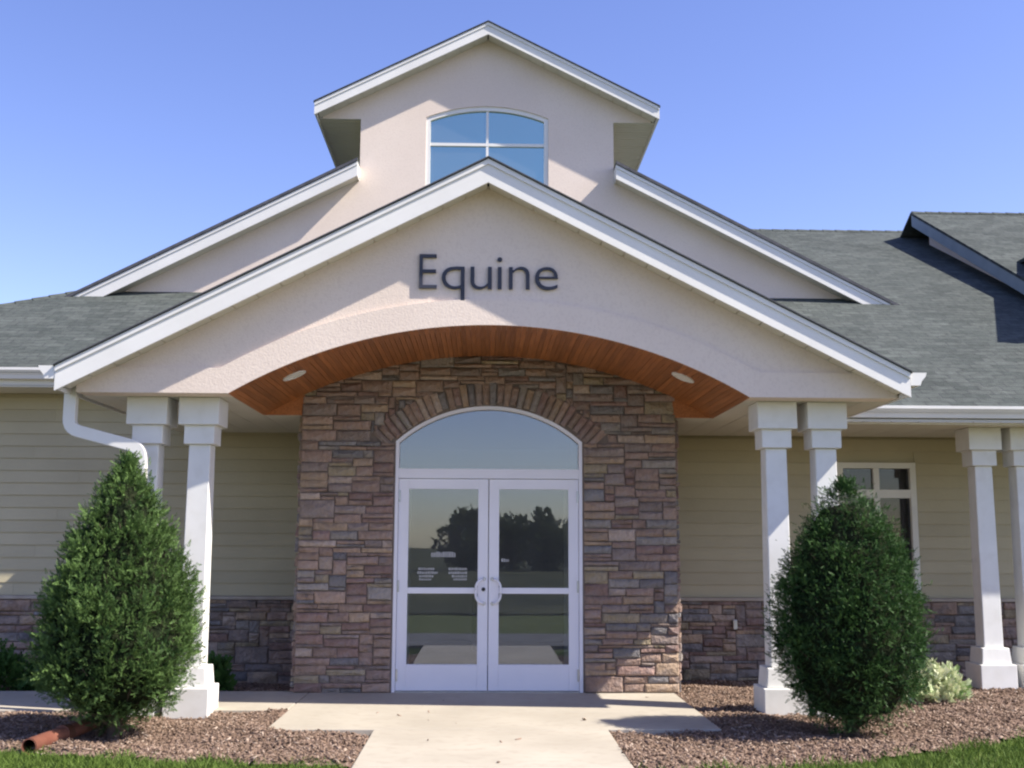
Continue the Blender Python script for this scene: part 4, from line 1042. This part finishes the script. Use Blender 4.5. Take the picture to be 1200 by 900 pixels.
profR = [(0.08, 0.18), (0.18, 0.40), (0.42, 0.575), (0.74, 0.635), (1.05, 0.60), (1.40, 0.49), (1.68, 0.35), (1.86, 0.21), (1.95, 0.11), (2.00, 0.03)]
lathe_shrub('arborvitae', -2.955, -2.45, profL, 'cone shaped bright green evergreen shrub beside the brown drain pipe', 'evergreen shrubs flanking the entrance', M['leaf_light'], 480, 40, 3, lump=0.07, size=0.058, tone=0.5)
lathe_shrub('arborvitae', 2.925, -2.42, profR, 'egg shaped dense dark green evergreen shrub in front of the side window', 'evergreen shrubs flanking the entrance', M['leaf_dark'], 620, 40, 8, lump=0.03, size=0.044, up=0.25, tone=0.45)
def mound(name, x, y, zb, rx, ry, h, label, cat, mat, n, size, nleaf=8, tone=0.4, up=0.6, sd=0.15, leaf_w=0.2, leaf_l=0.4, parent_tag=True):
    root = tag(empty(name, (x, y, zb)), label, cat)
    v = nrs.normal(0, 1, (n, 3)); v[:, 2] = np.abs(v[:, 2]); v /= np.linalg.norm(v, axis=1)[:, None]
    r = nrs.uniform(0.55, 1.0, n)[:, None]
    c = np.array([x, y, zb]) + v * r * np.array([rx, ry, h]) * (1 + 0.15 * np.sin(v[:, :1] * 9 + v[:, 1:2] * 7))
    spray_mesh(c, v, size, nleaf, up, tone, sd, 'foliage', mat, root, leaf_w=leaf_w, leaf_l=leaf_l)
    mb = MB()
    for i in range(14):
        a = rnd.uniform(0, 2*math.pi); p0 = Vector((x, y, zb - 0.03)); p1 = Vector((x + rx * .7 * math.cos(a), y + ry * .7 * math.sin(a), zb + h * rnd.uniform(.3, .8)))
        d = (p1 - p0).normalized(); u_ = d.cross(Vector((0, 0, 1))).normalized(); v_ = d.cross(u_)
        mb.add([p0 + u_*.008, p0 + v_*.008, p0 - (u_+v_)*.006, p1 + u_*.002, p1 + v_*.002, p1 - (u_+v_)*.002], [(0, 1, 4, 3), (1, 2, 5, 4), (2, 0, 3, 5)])
    mb.build('stem', M['bark'], root)
    return root
mound('variegated_plant', 4.50, -0.3, -0.06, 0.25, 0.25, 0.33, 'small pale yellow and green variegated plant in the right mulch bed', 'plant', M['leaf_varieg'], 330, 0.11, 8, 0.55, 0.5, 0.25, 0.24, 0.45)
hx = 0
for i, (x, y, rx, h, lab) in enumerate(((-5.15, 0.55, 0.42, 0.42, 'low dark green bush at the left picture edge behind the side path'),
                                  (-4.35, 0.60, 0.42, 0.36, 'low dark green bush behind the cone shaped evergreen, against the stone wainscot'))):
    mound('low_bush', x, y, -0.08, rx, 0.33, h, lab, 'bush', M['leaf_hedge'], 800, 0.10, 8, 0.4, 0.5, 0.15)['group'] = 'low bushes behind the side path'
mound('corner_plant', -2.86, 0.42, -0.08, 0.16, 0.16, 0.33, 'small dark leafy plant in the shade beside the left column base', 'plant', M['leaf_hedge'], 160, 0.12, 8, 0.3, 0.6, 0.15, 0.3, 0.5)

# ------------------------------------------------------------------ drain pipe lying in the mulch
dp = tag(empty('drain_pipe', (-3.25, -3.05, 0)), 'reddish brown plastic drain pipe lying on the mulch under the left evergreen', 'pipe')
def pipe(pts, ro, ri, mat, name, parent, n=20):
    P = smooth_path(pts, 0.2, 6); vs = []
    for i, p in enumerate(P):
        d = (P[min(i+1, len(P)-1)] - P[max(i-1, 0)]).normalized(); u = Vector((0, 0, 1)).cross(d).normalized(); v = d.cross(u)
        for r in (ro, ri): vs += [p + u * r * math.cos(2*math.pi*t/n) + v * r * math.sin(2*math.pi*t/n) for t in range(n)]
    fs = []
    for i in range(len(P) - 1):
        for t in range(n):
            a = i*2*n; b = (i+1)*2*n; q = (t+1) % n
            fs += [(a+t, a+q, b+q, b+t), (a+n+q, a+n+t, b+n+t, b+n+q)]
    for e in (0, len(P) - 1):
        a = e*2*n
        for t in range(n): fs.append((a+t, a+(t+1) % n, a+n+(t+1) % n, a+n+t))
    mb = MB(); mb.add(vs, fs); return mb.build(name, mat, parent, smooth=True)
pipe([(-3.31, -3.20, 0.03), (-3.22, -2.4, 0.04), (-3.15, -1.75, 0.055), (-3.145, -1.62, 0.07)], 0.058, 0.050, M['pipe'], 'pipe_body', dp)
pipe([(-3.255, -2.72, 0.037), (-3.245, -2.63, 0.037)], 0.066, 0.0585, M['pipe'], 'coupling', dp)
tube([(-3.145, -1.48, 0.16), (-3.145, -1.49, 0.09), (-3.145, -1.60, 0.075)], 0.05, M['trim'], 'downspout_elbow', bld, n=12)

# ------------------------------------------------------------------ trees behind the photographer (seen only mirrored in the door glass)
def far_tree(x, y, h, r, label, seed):
    global nrs
    nrs = np.random.RandomState(seed); root = tag(empty('tree', (x, y, -0.1)), label, 'tree', 'distant trees mirrored in the glass doors')
    mb = MB(); seg = 8
    for i in range(5):
        za, zb = h * .5 * i / 5, h * .5 * (i + 1) / 5; ra, rb = r * .07 * (1 - i / 7), r * .07 * (1 - (i + 1) / 7)
        mb.add([(x + ra*math.cos(2*math.pi*t/seg), y + ra*math.sin(2*math.pi*t/seg), za - .15) for t in range(seg)] + [(x + rb*math.cos(2*math.pi*t/seg), y + rb*math.sin(2*math.pi*t/seg), zb - .15) for t in range(seg)],
               [(t, (t+1) % seg, seg + (t+1) % seg, seg + t) for t in range(seg)])
    mb.build('trunk', M['bark'], root)
    nc = 26; cc = nrs.normal(0, 1, (nc, 3)); cc /= np.linalg.norm(cc, axis=1)[:, None]; cc *= nrs.uniform(.25, .8, nc)[:, None]
    c0 = np.array([x, y, h * .45]) + cc * np.array([r, r, h * .5]); rep = np.repeat(np.arange(nc), 90)
    off = nrs.normal(0, 1, (len(rep), 3)); off /= np.linalg.norm(off, axis=1)[:, None]
    spray_mesh(c0[rep] + off * nrs.uniform(.6, 1, len(rep))[:, None] * r * .33, off, r * .13, 6, .2, .4, .2, 'crown', M['leaf_tree'], root, leaf_w=.5, leaf_l=.6)
for i, (x, y, h, r, lab) in enumerate(((-1.2, -60, 3.9, 2.3, 'leftmost dark tree mirrored in the left door'), (1.6, -63, 4.1, 2.4, 'round dark tree mirrored between the two doors'),
                                       (4.2, -59, 3.9, 2.2, 'dark tree mirrored at the middle of the right door'), (7.0, -62, 3.4, 2.3, 'dark tree mirrored at the right edge of the right door'))):
    far_tree(x, y, h, r, lab, 40 + i)
